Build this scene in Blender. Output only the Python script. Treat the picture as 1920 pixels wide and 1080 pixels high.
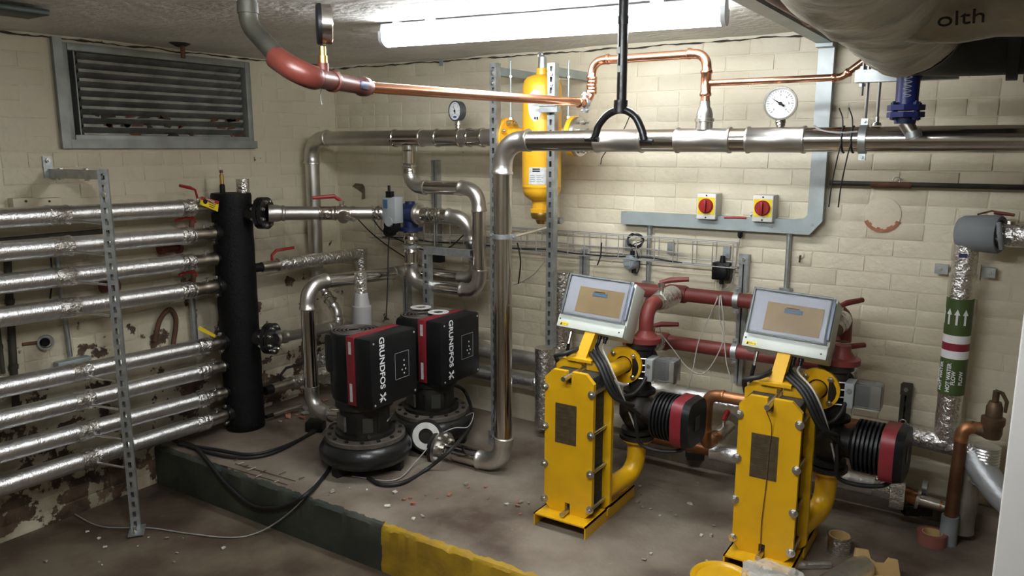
import bpy, bmesh, math, random
from mathutils import Vector, Matrix, Quaternion
random.seed(7)
S = bpy.context.scene
COL = S.collection
for o in list(bpy.data.objects):
    bpy.data.objects.remove(o)
V = Vector

# ---------------------------------------------------------------- camera
FPX = 1450.0
PITCH = math.radians(10.3)
YAW = math.radians(57)
CAM = V((3.818, -3.741, 1.6))
cam_d = bpy.data.cameras.new('camera')
cam = bpy.data.objects.new('camera', cam_d)
COL.objects.link(cam)
S.camera = cam
FWD_H = V((-math.cos(YAW), math.sin(YAW), 0))
RIGHT = V((math.sin(YAW), math.cos(YAW), 0))
FWD = FWD_H * math.cos(PITCH) + V((0, 0, -math.sin(PITCH)))
UP = FWD_H * math.sin(PITCH) + V((0, 0, math.cos(PITCH)))
cam.matrix_world = Matrix(((RIGHT.x, UP.x, -FWD.x, CAM.x), (RIGHT.y, UP.y, -FWD.y, CAM.y), (RIGHT.z, UP.z, -FWD.z, CAM.z), (0, 0, 0, 1)))
cam_d.sensor_width = 36
cam_d.lens = 36 * FPX / 1920
cam_d.clip_start = 0.05
# measured points: a pixel of the 1920x1080 photograph met with a plane of the room
def ray(x, y): return FWD * FPX + RIGHT * (x - 960) + UP * (540 - y)
def onx(x, y, X): d = ray(x, y); return CAM + d * ((X - CAM.x) / d.x)
def ony(x, y, Y): d = ray(x, y); return CAM + d * ((Y - CAM.y) / d.y)
def onz(x, y, Z): d = ray(x, y); return CAM + d * ((Z - CAM.z) / d.z)

# ---------------------------------------------------------------- world, exposure
w = bpy.data.worlds.new('world'); S.world = w; w.use_nodes = True
w.node_tree.nodes['Background'].inputs[0].default_value = (0.05, 0.05, 0.055, 1)
w.node_tree.nodes['Background'].inputs[1].default_value = 0.3
S.view_settings.view_transform = 'Standard'
S.view_settings.look = 'None'
S.view_settings.gamma = 1
S.view_settings.use_curve_mapping = False
S.view_settings.exposure = 1.0
BATTEN_E = 30.0      # emission of the tube diffusers (two ceiling battens light the room)

# ---------------------------------------------------------------- materials
MATS = {}
def mat(name, col, rough=0.5, metal=0.0, bump=0.0, bscale=40.0, var=0.0, vscale=6.0, col2=None, spec=None, alpha=None, trans=0.0, coat=0.0, detail=4.0, lo=0.35, hi=0.65, stretch=None):
    if name in MATS: return MATS[name]
    m = bpy.data.materials.new(name); m.use_nodes = True
    nt = m.node_tree; b = nt.nodes['Principled BSDF']
    b.inputs['Base Color'].default_value = (*col, 1)
    b.inputs['Roughness'].default_value = rough
    b.inputs['Metallic'].default_value = metal
    if spec is not None: b.inputs['Specular IOR Level'].default_value = spec
    if trans: b.inputs['Transmission Weight'].default_value = trans
    if coat: b.inputs['Coat Weight'].default_value = coat
    if alpha is not None: b.inputs['Alpha'].default_value = alpha
    geo = nt.nodes.new('ShaderNodeNewGeometry')
    src = geo.outputs['Position']
    if stretch:
        mp = nt.nodes.new('ShaderNodeMapping'); mp.inputs['Scale'].default_value = stretch
        nt.links.new(src, mp.inputs['Vector']); src = mp.outputs['Vector']
    if var or col2:
        n = nt.nodes.new('ShaderNodeTexNoise'); n.inputs['Scale'].default_value = vscale; n.inputs['Detail'].default_value = detail
        nt.links.new(src, n.inputs['Vector'])
        r = nt.nodes.new('ShaderNodeValToRGB')
        r.color_ramp.elements[0].position = lo; r.color_ramp.elements[1].position = hi
        c2 = col2 if col2 else tuple(c * (1 - var) for c in col)
        r.color_ramp.elements[0].color = (*c2, 1); r.color_ramp.elements[1].color = (*col, 1)
        nt.links.new(n.outputs['Fac'], r.inputs['Fac']); nt.links.new(r.outputs['Color'], b.inputs['Base Color'])
    if bump:
        n2 = nt.nodes.new('ShaderNodeTexNoise'); n2.inputs['Scale'].default_value = bscale; n2.inputs['Detail'].default_value = 4
        nt.links.new(src, n2.inputs['Vector'])
        bp = nt.nodes.new('ShaderNodeBump'); bp.inputs['Strength'].default_value = bump; bp.inputs['Distance'].default_value = 0.01
        nt.links.new(n2.outputs['Fac'], bp.inputs['Height']); nt.links.new(bp.outputs['Normal'], b.inputs['Normal'])
    MATS[name] = m
    return m
def emit(name, col, s):
    m = bpy.data.materials.new(name); m.use_nodes = True
    b = m.node_tree.nodes['Principled BSDF']
    b.inputs['Base Color'].default_value = (*col, 1)
    b.inputs['Emission Color'].default_value = (*col, 1); b.inputs['Emission Strength'].default_value = s
    MATS[name] = m; return m

STEEL = mat('stainless', (0.62, 0.59, 0.55), 0.17, 1.0, 0.02, 60, 0.12, 5)
STEEL_D = mat('stainless_satin', (0.62, 0.60, 0.56), 0.36, 1.0, 0.03, 90, 0.15, 8)
GALV = mat('galvanised', (0.50, 0.53, 0.53), 0.42, 0.85, 0.04, 80, 0.25, 30)
GALV_P = mat('galvanised_sheet', (0.40, 0.46, 0.46), 0.5, 0.6, 0.03, 60, 0.18, 9)
ZINC = mat('zinc_bolt', (0.62, 0.61, 0.58), 0.3, 1.0, 0.03, 100)
FOIL = mat('foil_wrap', (0.82, 0.82, 0.82), 0.30, 1.0, 0.35, 70, 0.12, 20, stretch=(1, 3.0, 1))
FOIL_C = mat('foil_crinkled', (0.80, 0.79, 0.77), 0.24, 1.0, 1.0, 55, 0.15, 20)
FOIL_D = mat('foil_dusty', (0.46, 0.43, 0.37), 0.42, 0.75, 0.6, 22, 0.45, 7)
FOILPAPER = mat('dusty_foil_paper', (0.46, 0.42, 0.33), 0.42, 0.45, 1.0, 14, 0.5, 6)
TRAYW = mat('tray_wire', (0.36, 0.36, 0.34), 0.6, 0.4)
COPPER = mat('copper', (0.86, 0.44, 0.28), 0.26, 1.0, 0.03, 60, 0.2, 12)
COPPER_O = mat('copper_aged', (0.42, 0.19, 0.085), 0.4, 0.75, 0.06, 50, 0.35, 14)
COPPER_B = mat('copper_brown', (0.17, 0.075, 0.038), 0.45, 0.6, 0.06, 50, 0.35, 14)
REDOX = mat('red_oxide_paint', (0.200, 0.034, 0.028), 0.5, 0, 0.05, 40, 0.25, 8)
REDBR = mat('brown_red_fitting', (0.135, 0.030, 0.021), 0.38, 0.1, 0.08, 40, 0.3, 12)
YELLOW = mat('yellow_paint', (0.72, 0.40, 0.005), 0.38, 0, 0.03, 30, 0.10, 10, coat=0.2)
YELVES = mat('vessel_yellow', (0.80, 0.42, 0.02), 0.35, 0, 0.02, 30, 0.06, 6, coat=0.2)
BLACK = mat('black_plastic', (0.008, 0.008, 0.009), 0.42, 0, 0.05, 120, 0.3, 10, spec=0.3)
BLACKC = mat('black_cast_iron', (0.011, 0.010, 0.009), 0.5, 0, 0.15, 70, spec=0.35, col2=(0.034, 0.028, 0.023), vscale=9, lo=0.3, hi=0.55)
BLACKCG = mat('black_gloss_iron', (0.010, 0.010, 0.010), 0.3, 0, 0.1, 50)
BLACKF = mat('black_foam', (0.0055, 0.0055, 0.006), 0.6, 0, 0.3, 60, 0.4, 14, spec=0.25)
BLACKST = mat('black_bitumen', (0.012, 0.012, 0.011), 0.55, 0, 0.4, 18, col2=(0.05, 0.048, 0.036), vscale=5, lo=0.25, hi=0.5)
RUBBER = mat('black_rubber', (0.011, 0.011, 0.011), 0.55)
DUSTTOP = mat('dusty_iron', (0.10, 0.082, 0.068), 0.7, 0, 0.2, 70, 0.4, 20)
REDPL = mat('pump_red', (0.20, 0.014, 0.020), 0.45, 0, 0.02, 50, 0.15, 10)
REDH = mat('red_handle', (0.30, 0.014, 0.014), 0.4)
WHITE = mat('white_plastic', (0.76, 0.76, 0.74), 0.45)
WHITEP = mat('white_print', (0.80, 0.80, 0.80), 0.5)
GASKET = mat('gasket_fibre', (0.68, 0.67, 0.63), 0.7, 0, 0.05, 60, 0.2, 30)
GREYPL = mat('grey_plastic', (0.33, 0.35, 0.35), 0.45)
PANELG = mat('panel_grey', (0.60, 0.64, 0.58), 0.4, 0, 0.0, 40, 0.06, 8)
BLUEV = mat('blue_valve', (0.010, 0.018, 0.075), 0.4, 0, 0.1, 40, 0.4, 14)
BLUEB = mat('blue_flange', (0.012, 0.022, 0.14), 0.4, 0, 0.1, 40, 0.3, 14)
BRASS = mat('brass', (0.62, 0.42, 0.14), 0.35, 1.0)
NICKEL = mat('nickel', (0.60, 0.56, 0.50), 0.3, 1.0, 0.06, 60, 0.2, 20)
GREENB = mat('green_band', (0.060, 0.095, 0.025), 0.5)
MAROON = mat('maroon_band', (0.24, 0.015, 0.03), 0.5)
YLABEL = mat('yellow_label', (0.80, 0.60, 0.02), 0.5)
GREYLB = mat('silver_label', (0.55, 0.56, 0.55), 0.45, 0, 0, 40, 0.2, 60)
BROWNPL = mat('nameplate_brown', (0.115, 0.085, 0.045), 0.45, 0.3, 0.05, 80, 0.4, 40)
TAN = mat('panel_tan', (0.46, 0.31, 0.14), 0.5, 0, 0.02, 50, 0.18, 10)
LCD = mat('lcd_blue', (0.12, 0.20, 0.28), 0.25)
GREYFOAM = mat('grey_foam', (0.22, 0.24, 0.255), 0.8, 0, 0.1, 50, 0.15, 8)
CARD = mat('cardboard', (0.52, 0.34, 0.14), 0.8, 0, 0.08, 60, 0.15, 8)
TAPECORE = mat('red_tape', (0.22, 0.075, 0.055), 0.6)
GREENGREY = mat('old_pipe_green', (0.055, 0.052, 0.036), 0.55, 0.2, 0.2, 40, 0.5, 10)
RUST = mat('rust', (0.15, 0.07, 0.04), 0.8, 0.1, 0.3, 50, 0.5, 18)
CABLEW = mat('cable_white', (0.42, 0.41, 0.37), 0.5)
CABLEG = mat('cable_grey', (0.30, 0.29, 0.27), 0.5)
DARK = mat('void_dark', (0.004, 0.004, 0.004), 0.9)
GLASSC = mat('clear_cover', (0.9, 0.92, 0.95), 0.06, 0, trans=1.0)
MATS['clear_cover'].node_tree.nodes['Principled BSDF'].inputs['IOR'].default_value = 1.3
BAG = mat('clear_bag', (0.75, 0.74, 0.68), 0.25, 0, 0.5, 20, alpha=0.45)
PIPEINS = mat('rusty_wood', (0.20, 0.10, 0.055), 0.6, 0.2, 0.2, 30, 0.5, 9)

# ---------------------------------------------------------------- mesh helpers
WL = {}
def basis(d):
    d = d.normalized()
    a = V((0, 0, 1)) if abs(d.z) < 0.9 else V((1, 0, 0))
    u = d.cross(a).normalized(); v = d.cross(u).normalized()
    return u, v
class MB:
    def __init__(s): s.v = []; s.f = []
    def add(s, vs, fs):
        b = len(s.v); s.v += [V(q) for q in vs]; s.f += [tuple(b + i for i in f) for f in fs]; return s
    def box(s, c, size, m=None, bev=0.0):
        c = V(c); h = V(size) * 0.5
        if bev <= 0:
            vs = [V((x * h.x, y * h.y, z * h.z)) for x in (-1, 1) for y in (-1, 1) for z in (-1, 1)]
            fs = [(0, 1, 3, 2), (4, 6, 7, 5), (0, 4, 5, 1), (2, 3, 7, 6), (0, 2, 6, 4), (1, 5, 7, 3)]
        else:
            bm = bmesh.new(); bmesh.ops.create_cube(bm, size=1)
            for q in bm.verts: q.co = V((q.co.x * size[0], q.co.y * size[1], q.co.z * size[2]))
            bmesh.ops.bevel(bm, geom=list(bm.edges), offset=bev, segments=2, affect='EDGES', profile=0.5)
            bm.verts.ensure_lookup_table(); bm.verts.index_update()
            vs = [q.co.copy() for q in bm.verts]; fs = [tuple(q.index for q in f.verts) for f in bm.faces]; bm.free()
        if m is not None: vs = [m @ q for q in vs]
        return s.add([q + c for q in vs], fs)
    def sweep(s, pts, rad, seg=16, caps=True, closed=False):
        pts = [V(p) for p in pts]; n = len(pts)
        if not hasattr(rad, '__len__'): rad = [rad] * n
        tang = []
        for i in range(n):
            if closed: t = pts[(i + 1) % n] - pts[i - 1]
            elif i == 0: t = pts[1] - pts[0]
            elif i == n - 1: t = pts[-1] - pts[-2]
            else: t = pts[i + 1] - pts[i - 1]
            if t.length < 1e-9: t = tang[-1] if tang else V((0, 0, 1))
            tang.append(t.normalized())
        u, _ = basis(tang[0]); vs = []; 
        for i in range(n):
            if i:
                ax = tang[i - 1].cross(tang[i])
                if ax.length > 1e-7:
                    u = Quaternion(ax.normalized(), tang[i - 1].angle(tang[i])) @ u
            u = (u - tang[i] * u.dot(tang[i])).normalized()
            w_ = tang[i].cross(u)
            for k in range(seg):
                a = 2 * math.pi * k / seg
                vs.append(pts[i] + (u * math.cos(a) + w_ * math.sin(a)) * rad[i])
        fs = []
        m = n if closed else n - 1
        for i in range(m):
            j = (i + 1) % n
            for k in range(seg):
                k2 = (k + 1) % seg
                fs.append((i * seg + k, i * seg + k2, j * seg + k2, j * seg + k))
        if caps and not closed:
            fs.append(tuple(range(seg - 1, -1, -1))); fs.append(tuple((n - 1) * seg + k for k in range(seg)))
        return s.add(vs, fs)
    def cyl(s, a, b, r, r2=None, seg=16):
        return s.sweep([a, b], [r, r if r2 is None else r2], seg)
    def lathe(s, base, axis, prof, seg=24):            # prof: (distance along axis, radius)
        base = V(base); ax = V(axis).normalized(); u, v = basis(ax); vs = []; fs = []
        for (t, r) in prof:
            for k in range(seg):
                a = 2 * math.pi * k / seg
                vs.append(base + ax * t + (u * math.cos(a) + v * math.sin(a)) * max(r, 1e-5))
        for i in range(len(prof) - 1):
            for k in range(seg):
                k2 = (k + 1) % seg
                fs.append((i * seg + k, (i + 1) * seg + k, (i + 1) * seg + k2, i * seg + k2))
        fs.append(tuple(range(seg))); n = len(prof) - 1
        fs.append(tuple(n * seg + k for k in range(seg - 1, -1, -1)))
        return s.add(vs, fs)
    def ring(s, c, axis, R, r, seg=28, s2=8):
        c = V(c); u, v = basis(V(axis))
        return s.sweep([c + (u * math.cos(2 * math.pi * k / seg) + v * math.sin(2 * math.pi * k / seg)) * R for k in range(seg)], r, s2, closed=True)
    def washer(s, c, axis, ro, ri, t, seg=28):
        c = V(c); ax = V(axis).normalized(); u, v = basis(ax); vs = []; fs = []
        for (q, r) in ((-t / 2, ri), (-t / 2, ro), (t / 2, ro), (t / 2, ri)):
            for k in range(seg):
                a = 2 * math.pi * k / seg; vs.append(c + ax * q + (u * math.cos(a) + v * math.sin(a)) * r)
        for i in range(4):
            j = (i + 1) % 4
            for k in range(seg):
                k2 = (k + 1) % seg; fs.append((i * seg + k, j * seg + k, j * seg + k2, i * seg + k2))
        return s.add(vs, fs)
    def prism(s, poly, o, ux, uy, depth):              # polygon (x,y) in the plane o,ux,uy, extruded along ux x uy
        o = V(o); ux = V(ux).normalized(); uy = V(uy).normalized(); n = ux.cross(uy) * depth; k = len(poly)
        a = [o + ux * p[0] + uy * p[1] for p in poly]
        vs = a + [q + n for q in a]
        fs = [tuple(range(k - 1, -1, -1)), tuple(range(k, 2 * k))] + [(i, (i + 1) % k, k + (i + 1) % k, k + i) for i in range(k)]
        return s.add(vs, fs)
    def hexa(s, c, axis, r, h):
        c = V(c); ax = V(axis).normalized(); return s.sweep([c, c + ax * h], r, 6)
    def xf(s, m): s.v = [m @ q for q in s.v]; return s
    def build(s, name, mt, parent=None, sharp=35, kind=None):
        me = bpy.data.meshes.new(name)
        lo = V([min(q[i] for q in s.v) for i in range(3)]); hi = V([max(q[i] for q in s.v) for i in range(3)])
        c = (lo + hi) / 2
        if parent is None: c.z = lo.z
        me.from_pydata([tuple(q - c) for q in s.v], [], s.f)
        bm = bmesh.new(); bm.from_mesh(me); bmesh.ops.recalc_face_normals(bm, faces=list(bm.faces)); bm.to_mesh(me); bm.free()
        me.polygons.foreach_set('use_smooth', [True] * len(me.polygons))
        me.set_sharp_from_angle(angle=math.radians(sharp))
        me.materials.append(mt)
        o = bpy.data.objects.new(name, me); COL.objects.link(o)
        o.location = c - (WL.get(parent, V((0, 0, 0))) if parent else V((0, 0, 0)))
        if parent: o.parent = parent
        WL[o] = c
        if kind: o['kind'] = kind
        return o
def tag(o, label, cat, group=None, kind=None):
    o['label'] = label; o['category'] = cat
    if group: o['group'] = group
    if kind: o['kind'] = kind
    return o
def thing(name, label, cat, loc=(0, 0, 0), rot=None, group=None, local=False):
    o = bpy.data.objects.new(name, None); COL.objects.link(o)
    o.empty_display_size = 0.05; o.location = loc
    if rot is not None: o.rotation_euler = rot
    WL[o] = V((0, 0, 0)) if local else V(loc)
    return tag(o, label, cat, group)
def struct(o): o['kind'] = 'structure'; return o
def copy_tree(o, parent=None):
    c = o.copy(); COL.objects.link(c)
    if parent is not None: c.parent = parent
    for ch in list(o.children): copy_tree(ch, c)
    return c
def smooth_path(pts, n=8):
    pts = [V(p) for p in pts]; out = []
    P = [pts[0] * 2 - pts[1]] + pts + [pts[-1] * 2 - pts[-2]]
    for i in range(1, len(P) - 2):
        for k in range(n):
            t = k / n; a, b, c, d = P[i - 1], P[i], P[i + 1], P[i + 2]
            out.append(0.5 * ((2 * b) + (c - a) * t + (2 * a - 5 * b + 4 * c - d) * t * t + (3 * b - a - 3 * c + d) * t ** 3))
    out.append(pts[-1]); return out
def fillet(pts, br):
    """corner list -> (straight segments, arcs)"""
    pts = [V(p) for p in pts]; n = len(pts); segs = []; arcs = []; start = pts[0]
    for i in range(1, n - 1):
        a = (pts[i - 1] - pts[i]).normalized(); b = (pts[i + 1] - pts[i]).normalized()
        ang = a.angle(b)
        t = min(br / math.tan(ang / 2), 0.48 * (pts[i - 1] - pts[i]).length if i > 1 else 0.95 * (pts[i - 1] - pts[i]).length, 0.48 * (pts[i + 1] - pts[i]).length if i < n - 2 else 0.95 * (pts[i + 1] - pts[i]).length)
        r = t * math.tan(ang / 2)
        p0 = pts[i] + a * t; p1 = pts[i] + b * t
        cc = pts[i] + (a + b).normalized() * (r / math.sin(ang / 2))
        sweep_a = math.pi - ang; ax = (p0 - cc).cross(p1 - cc).normalized()
        N = max(4, int(math.degrees(sweep_a) / 9)); arc = [cc + Quaternion(ax, sweep_a * k / N) @ (p0 - cc) for k in range(N + 1)]
        segs.append((start, p0)); arcs.append(arc); start = p1
    segs.append((start, pts[-1])); return segs, arcs
def full_path(pts, br):
    segs, arcs = fillet(pts, br); out = [segs[0][0]]
    for i, a in enumerate(arcs): out += a
    out.append(segs[-1][1]); return out
def bead_prof(L, r, k=1.05, bead=1.16, bw=0.010):
    """press fitting sleeve: distances and radii along its length"""
    return [(0, r * 1.0), (0.0005, r * k), (bw * .3, r * bead), (bw * 1.2, r * bead), (bw * 1.6, r * k), (L - bw * 1.6, r * k), (L - bw * 1.2, r * bead), (L - bw * .3, r * bead), (L - 0.0005, r * k), (L, r)]
def sleeve(name, p, d, L, r, mt, parent, k=1.05, bead=1.16):
    d = V(d).normalized(); return MB().lathe(V(p) - d * L / 2, d, bead_prof(L, r, k, bead), 24).build(name, mt, parent, 50)
def pipe_parts(pts, r, br, mt, parent, fit=None, sock=0.045, seg=20, first_sock=True, bead=1.15):
    """straight lengths and elbows of a run, each a part"""
    fit = fit or mt; segs, arcs = fillet(pts, br)
    for a, b in segs:
        if (b - a).length > 0.004: MB().sweep([a, b], r, seg).build('pipe', mt, parent, 40)
    for arc in arcs:
        d0 = (arc[0] - arc[1]).normalized(); d1 = (arc[-1] - arc[-2]).normalized(); bw = 0.012
        q = [arc[0] + d0 * sock, arc[0] + d0 * (sock - 0.003), arc[0] + d0 * (sock - bw), arc[0] + d0 * (sock - bw - .004)] + arc + [arc[-1] + d1 * (sock - bw - .004), arc[-1] + d1 * (sock - bw), arc[-1] + d1 * (sock - 0.003), arc[-1] + d1 * sock]
        R = [r * 1.02, r * bead, r * bead, r * 1.06] + [r * 1.04] * len(arc) + [r * 1.06, r * bead, r * bead, r * 1.02]
        MB().sweep(q, R, seg).build('elbow', fit, parent, 50)
def bolt(mb, p, ax, r=0.011, h=0.01, stud=0.0):
    p = V(p); ax = V(ax).normalized()
    mb.hexa(p, ax, r, h)
    if stud: mb.cyl(p, p + ax * (h + stud), r * 0.55, seg=8)
def flange(name, p, ax, R, ri, t, mt, parent, nb=8, br=0.012, bm=None, stud=0.008):
    p = V(p); ax = V(ax).normalized(); o = MB().washer(p, ax, R, ri, t).build(name, mt, parent, 40)
    u, v = basis(ax)
    for k in range(nb):
        a = 2 * math.pi * (k + .5) / nb; c = p + (u * math.cos(a) + v * math.sin(a)) * (R * 0.5 + max(ri, R * .45) * 0.5 + R * .06)
        b = MB(); bolt(b, c - ax * t / 2, -ax, br, br * 0.9, stud); bolt(b, c + ax * t / 2, ax, br, br * 0.9, stud)
        b.build('bolt', bm or ZINC, o, 30)
    return o
def channel(p0, p1, face, mt, name, parent, w=0.041, dep=0.041, slots=True, t=0.003, pitch=0.05, slot_l=0.028, slot_w=0.014, lips=True):
    """slotted strut: face = direction the slotted web looks"""
    p0 = V(p0); p1 = V(p1); d = (p1 - p0); L = d.length; d.normalize(); f = V(face); f = (f - d * f.dot(d)).normalized(); s_ = d.cross(f)
    M = Matrix((s_, f, d)).transposed(); mb = MB()
    def bx(sx, fx, dx, cs, cf, cd): mb.box(p0 + s_ * cs + f * cf + d * cd, (sx, fx, dx), M)
    bx(t, dep, L, -w / 2 + t / 2, -dep / 2, L / 2); bx(t, dep, L, w / 2 - t / 2, -dep / 2, L / 2)
    if lips:
        bx(.014, t, L, -w / 2 + .007 + t, -dep + t / 2, L / 2); bx(.014, t, L, w / 2 - .007 - t, -dep + t / 2, L / 2)
    if not slots: bx(w - 2 * t, t, L, 0, -t / 2, L / 2)
    else:
        sw = (w - 2 * t - slot_w) / 2
        bx(sw, t, L, -(slot_w + sw) / 2, -t / 2, L / 2); bx(sw, t, L, (slot_w + sw) / 2, -t / 2, L / 2)
        n = max(1, int(L / pitch)); off = (L - n * pitch) / 2; gap = pitch - slot_l; q = 0.0
        for k in range(n):
            c0 = off + k * pitch + gap / 2
            if c0 > q: bx(slot_w, t, c0 - q, 0, -t / 2, (q + c0) / 2)
            q = c0 + slot_l
        if L > q: bx(slot_w, t, L - q, 0, -t / 2, (q + L) / 2)
    return mb.build(name, mt, parent, 30)
def text_part(name, s, o, ux, uy, size, mt, parent, align='CENTER', thick=0.0006, bold=0.0):
    cu = bpy.data.curves.new(name, 'FONT'); cu.body = s; cu.size = size; cu.extrude = thick; cu.align_x = align; cu.align_y = 'CENTER'; cu.offset = bold
    tmp = bpy.data.objects.new('tmp_text', cu); COL.objects.link(tmp)
    dg = bpy.context.evaluated_depsgraph_get()
    me = bpy.data.meshes.new_from_object(tmp.evaluated_get(dg)); bpy.data.objects.remove(tmp)
    ux = V(ux).normalized(); uy = V(uy); uy = (uy - ux * uy.dot(ux)).normalized(); n = ux.cross(uy)
    M = Matrix.Translation(V(o)) @ Matrix((ux, uy, n)).transposed().to_4x4()
    mb = MB(); mb.v = [M @ q.co for q in me.vertices]; mb.f = [tuple(p.vertices) for p in me.polygons]
    bpy.data.meshes.remove(me)
    return mb.build(name, mt, parent, 30)
def cable(name, label, pts, r, mt, group=None, cat='cable', seg=8, n=8):
    o = MB().sweep(smooth_path(pts, n), r, seg).build(name, mt, None, 60); return tag(o, label, cat, group)
def clamp_ring(name, c, ax, r, mt, parent, w=0.022, lug=(0, 0, 1)):
    """two-bolt pipe clip"""
    ax = V(ax).normalized(); l = V(lug); l = (l - ax * l.dot(ax)).normalized(); c = V(c); mb = MB()
    mb.washer(c, ax, r * 1.10 + .002, r * 1.005, w)
    s_ = ax.cross(l); M = Matrix((ax, s_, l)).transposed()
    for k in (-1, 1):
        mb.box(c + l * k * (r * 1.1 + .011), (w * .9, .016, .024), M)
        mb.cyl(c + l * k * (r * 1.1 + .013) - s_ * .018, c + l * k * (r * 1.1 + .013) + s_ * .018, .005, seg=8)
    return mb.build(name, mt, parent, 35)
# ================================================================ the room
CEIL = 2.115; FLOOR = -0.22; PL_Y = -1.45; XR = 5.4; YF = -6.0
def wall_material():
    m = bpy.data.materials.new('painted_brick'); m.use_nodes = True; nt = m.node_tree; b = nt.nodes['Principled BSDF']
    N = nt.nodes.new; L = nt.links.new
    geo = N('ShaderNodeNewGeometry'); pos = geo.outputs['Position']
    sep = N('ShaderNodeSeparateXYZ'); L(pos, sep.inputs[0])
    def noise(sc, det=4, rough=.5):
        n = N('ShaderNodeTexNoise'); n.inputs['Scale'].default_value = sc; n.inputs['Detail'].default_value = det; n.inputs['Roughness'].default_value = rough; L(pos, n.inputs['Vector']); return n.outputs['Fac']
    def ramp(f, a, c, ca, cc):
        r = N('ShaderNodeValToRGB'); r.color_ramp.elements[0].position = a; r.color_ramp.elements[1].position = c; r.color_ramp.elements[0].color = (*ca, 1); r.color_ramp.elements[1].color = (*cc, 1); L(f, r.inputs[0]); return r.outputs[0]
    def math_(op, x, y):
        q = N('ShaderNodeMath'); q.operation = op
        for i, z in enumerate((x, y)):
            if isinstance(z, (int, float)): q.inputs[i].default_value = z
            else: L(z, q.inputs[i])
        return q.outputs[0]
    def mix(f, a, c):
        q = N('ShaderNodeMix'); q.data_type = 'RGBA'
        if isinstance(f, (int, float)): q.inputs[0].default_value = f
        else: L(f, q.inputs[0])
        for i, z in ((6, a), (7, c)):
            if isinstance(z, tuple): q.inputs[i].default_value = (*z, 1)
            else: L(z, q.inputs[i])
        return q.outputs[2]
    base = ramp(noise(1.6, 5), .35, .68, (0.57, 0.51, 0.37), (0.69, 0.635, 0.49))
    grime = ramp(noise(14, 6, .65), .56, .74, (0, 0, 0), (1, 1, 1))
    c1 = mix(math_('MULTIPLY', grime, .16), base, (0.25, 0.20, 0.12))
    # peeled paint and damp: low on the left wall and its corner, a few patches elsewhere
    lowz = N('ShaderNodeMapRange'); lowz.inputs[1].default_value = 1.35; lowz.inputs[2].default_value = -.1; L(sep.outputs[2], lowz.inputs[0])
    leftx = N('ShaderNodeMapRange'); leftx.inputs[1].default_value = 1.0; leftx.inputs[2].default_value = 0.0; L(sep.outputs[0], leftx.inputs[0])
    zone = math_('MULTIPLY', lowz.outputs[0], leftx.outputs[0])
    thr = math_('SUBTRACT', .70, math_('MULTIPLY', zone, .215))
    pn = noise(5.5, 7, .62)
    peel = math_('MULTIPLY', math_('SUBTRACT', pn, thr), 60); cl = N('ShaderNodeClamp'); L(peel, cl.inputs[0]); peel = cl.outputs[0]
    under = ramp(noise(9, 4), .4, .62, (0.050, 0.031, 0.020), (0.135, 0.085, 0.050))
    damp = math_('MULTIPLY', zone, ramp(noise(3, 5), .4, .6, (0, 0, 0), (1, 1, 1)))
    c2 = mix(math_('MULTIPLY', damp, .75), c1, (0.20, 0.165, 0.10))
    c3 = mix(peel, c2, under)
    L(c3, b.inputs['Base Color']); b.inputs['Roughness'].default_value = .5
    bp = N('ShaderNodeBump'); bp.inputs['Strength'].default_value = .6; bp.inputs['Distance'].default_value = .006
    L(math_('SUBTRACT', noise(35, 5), math_('MULTIPLY', peel, .5)), bp.inputs['Height']); L(bp.outputs[0], b.inputs['Normal'])
    return m
WALLM = wall_material()
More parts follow.
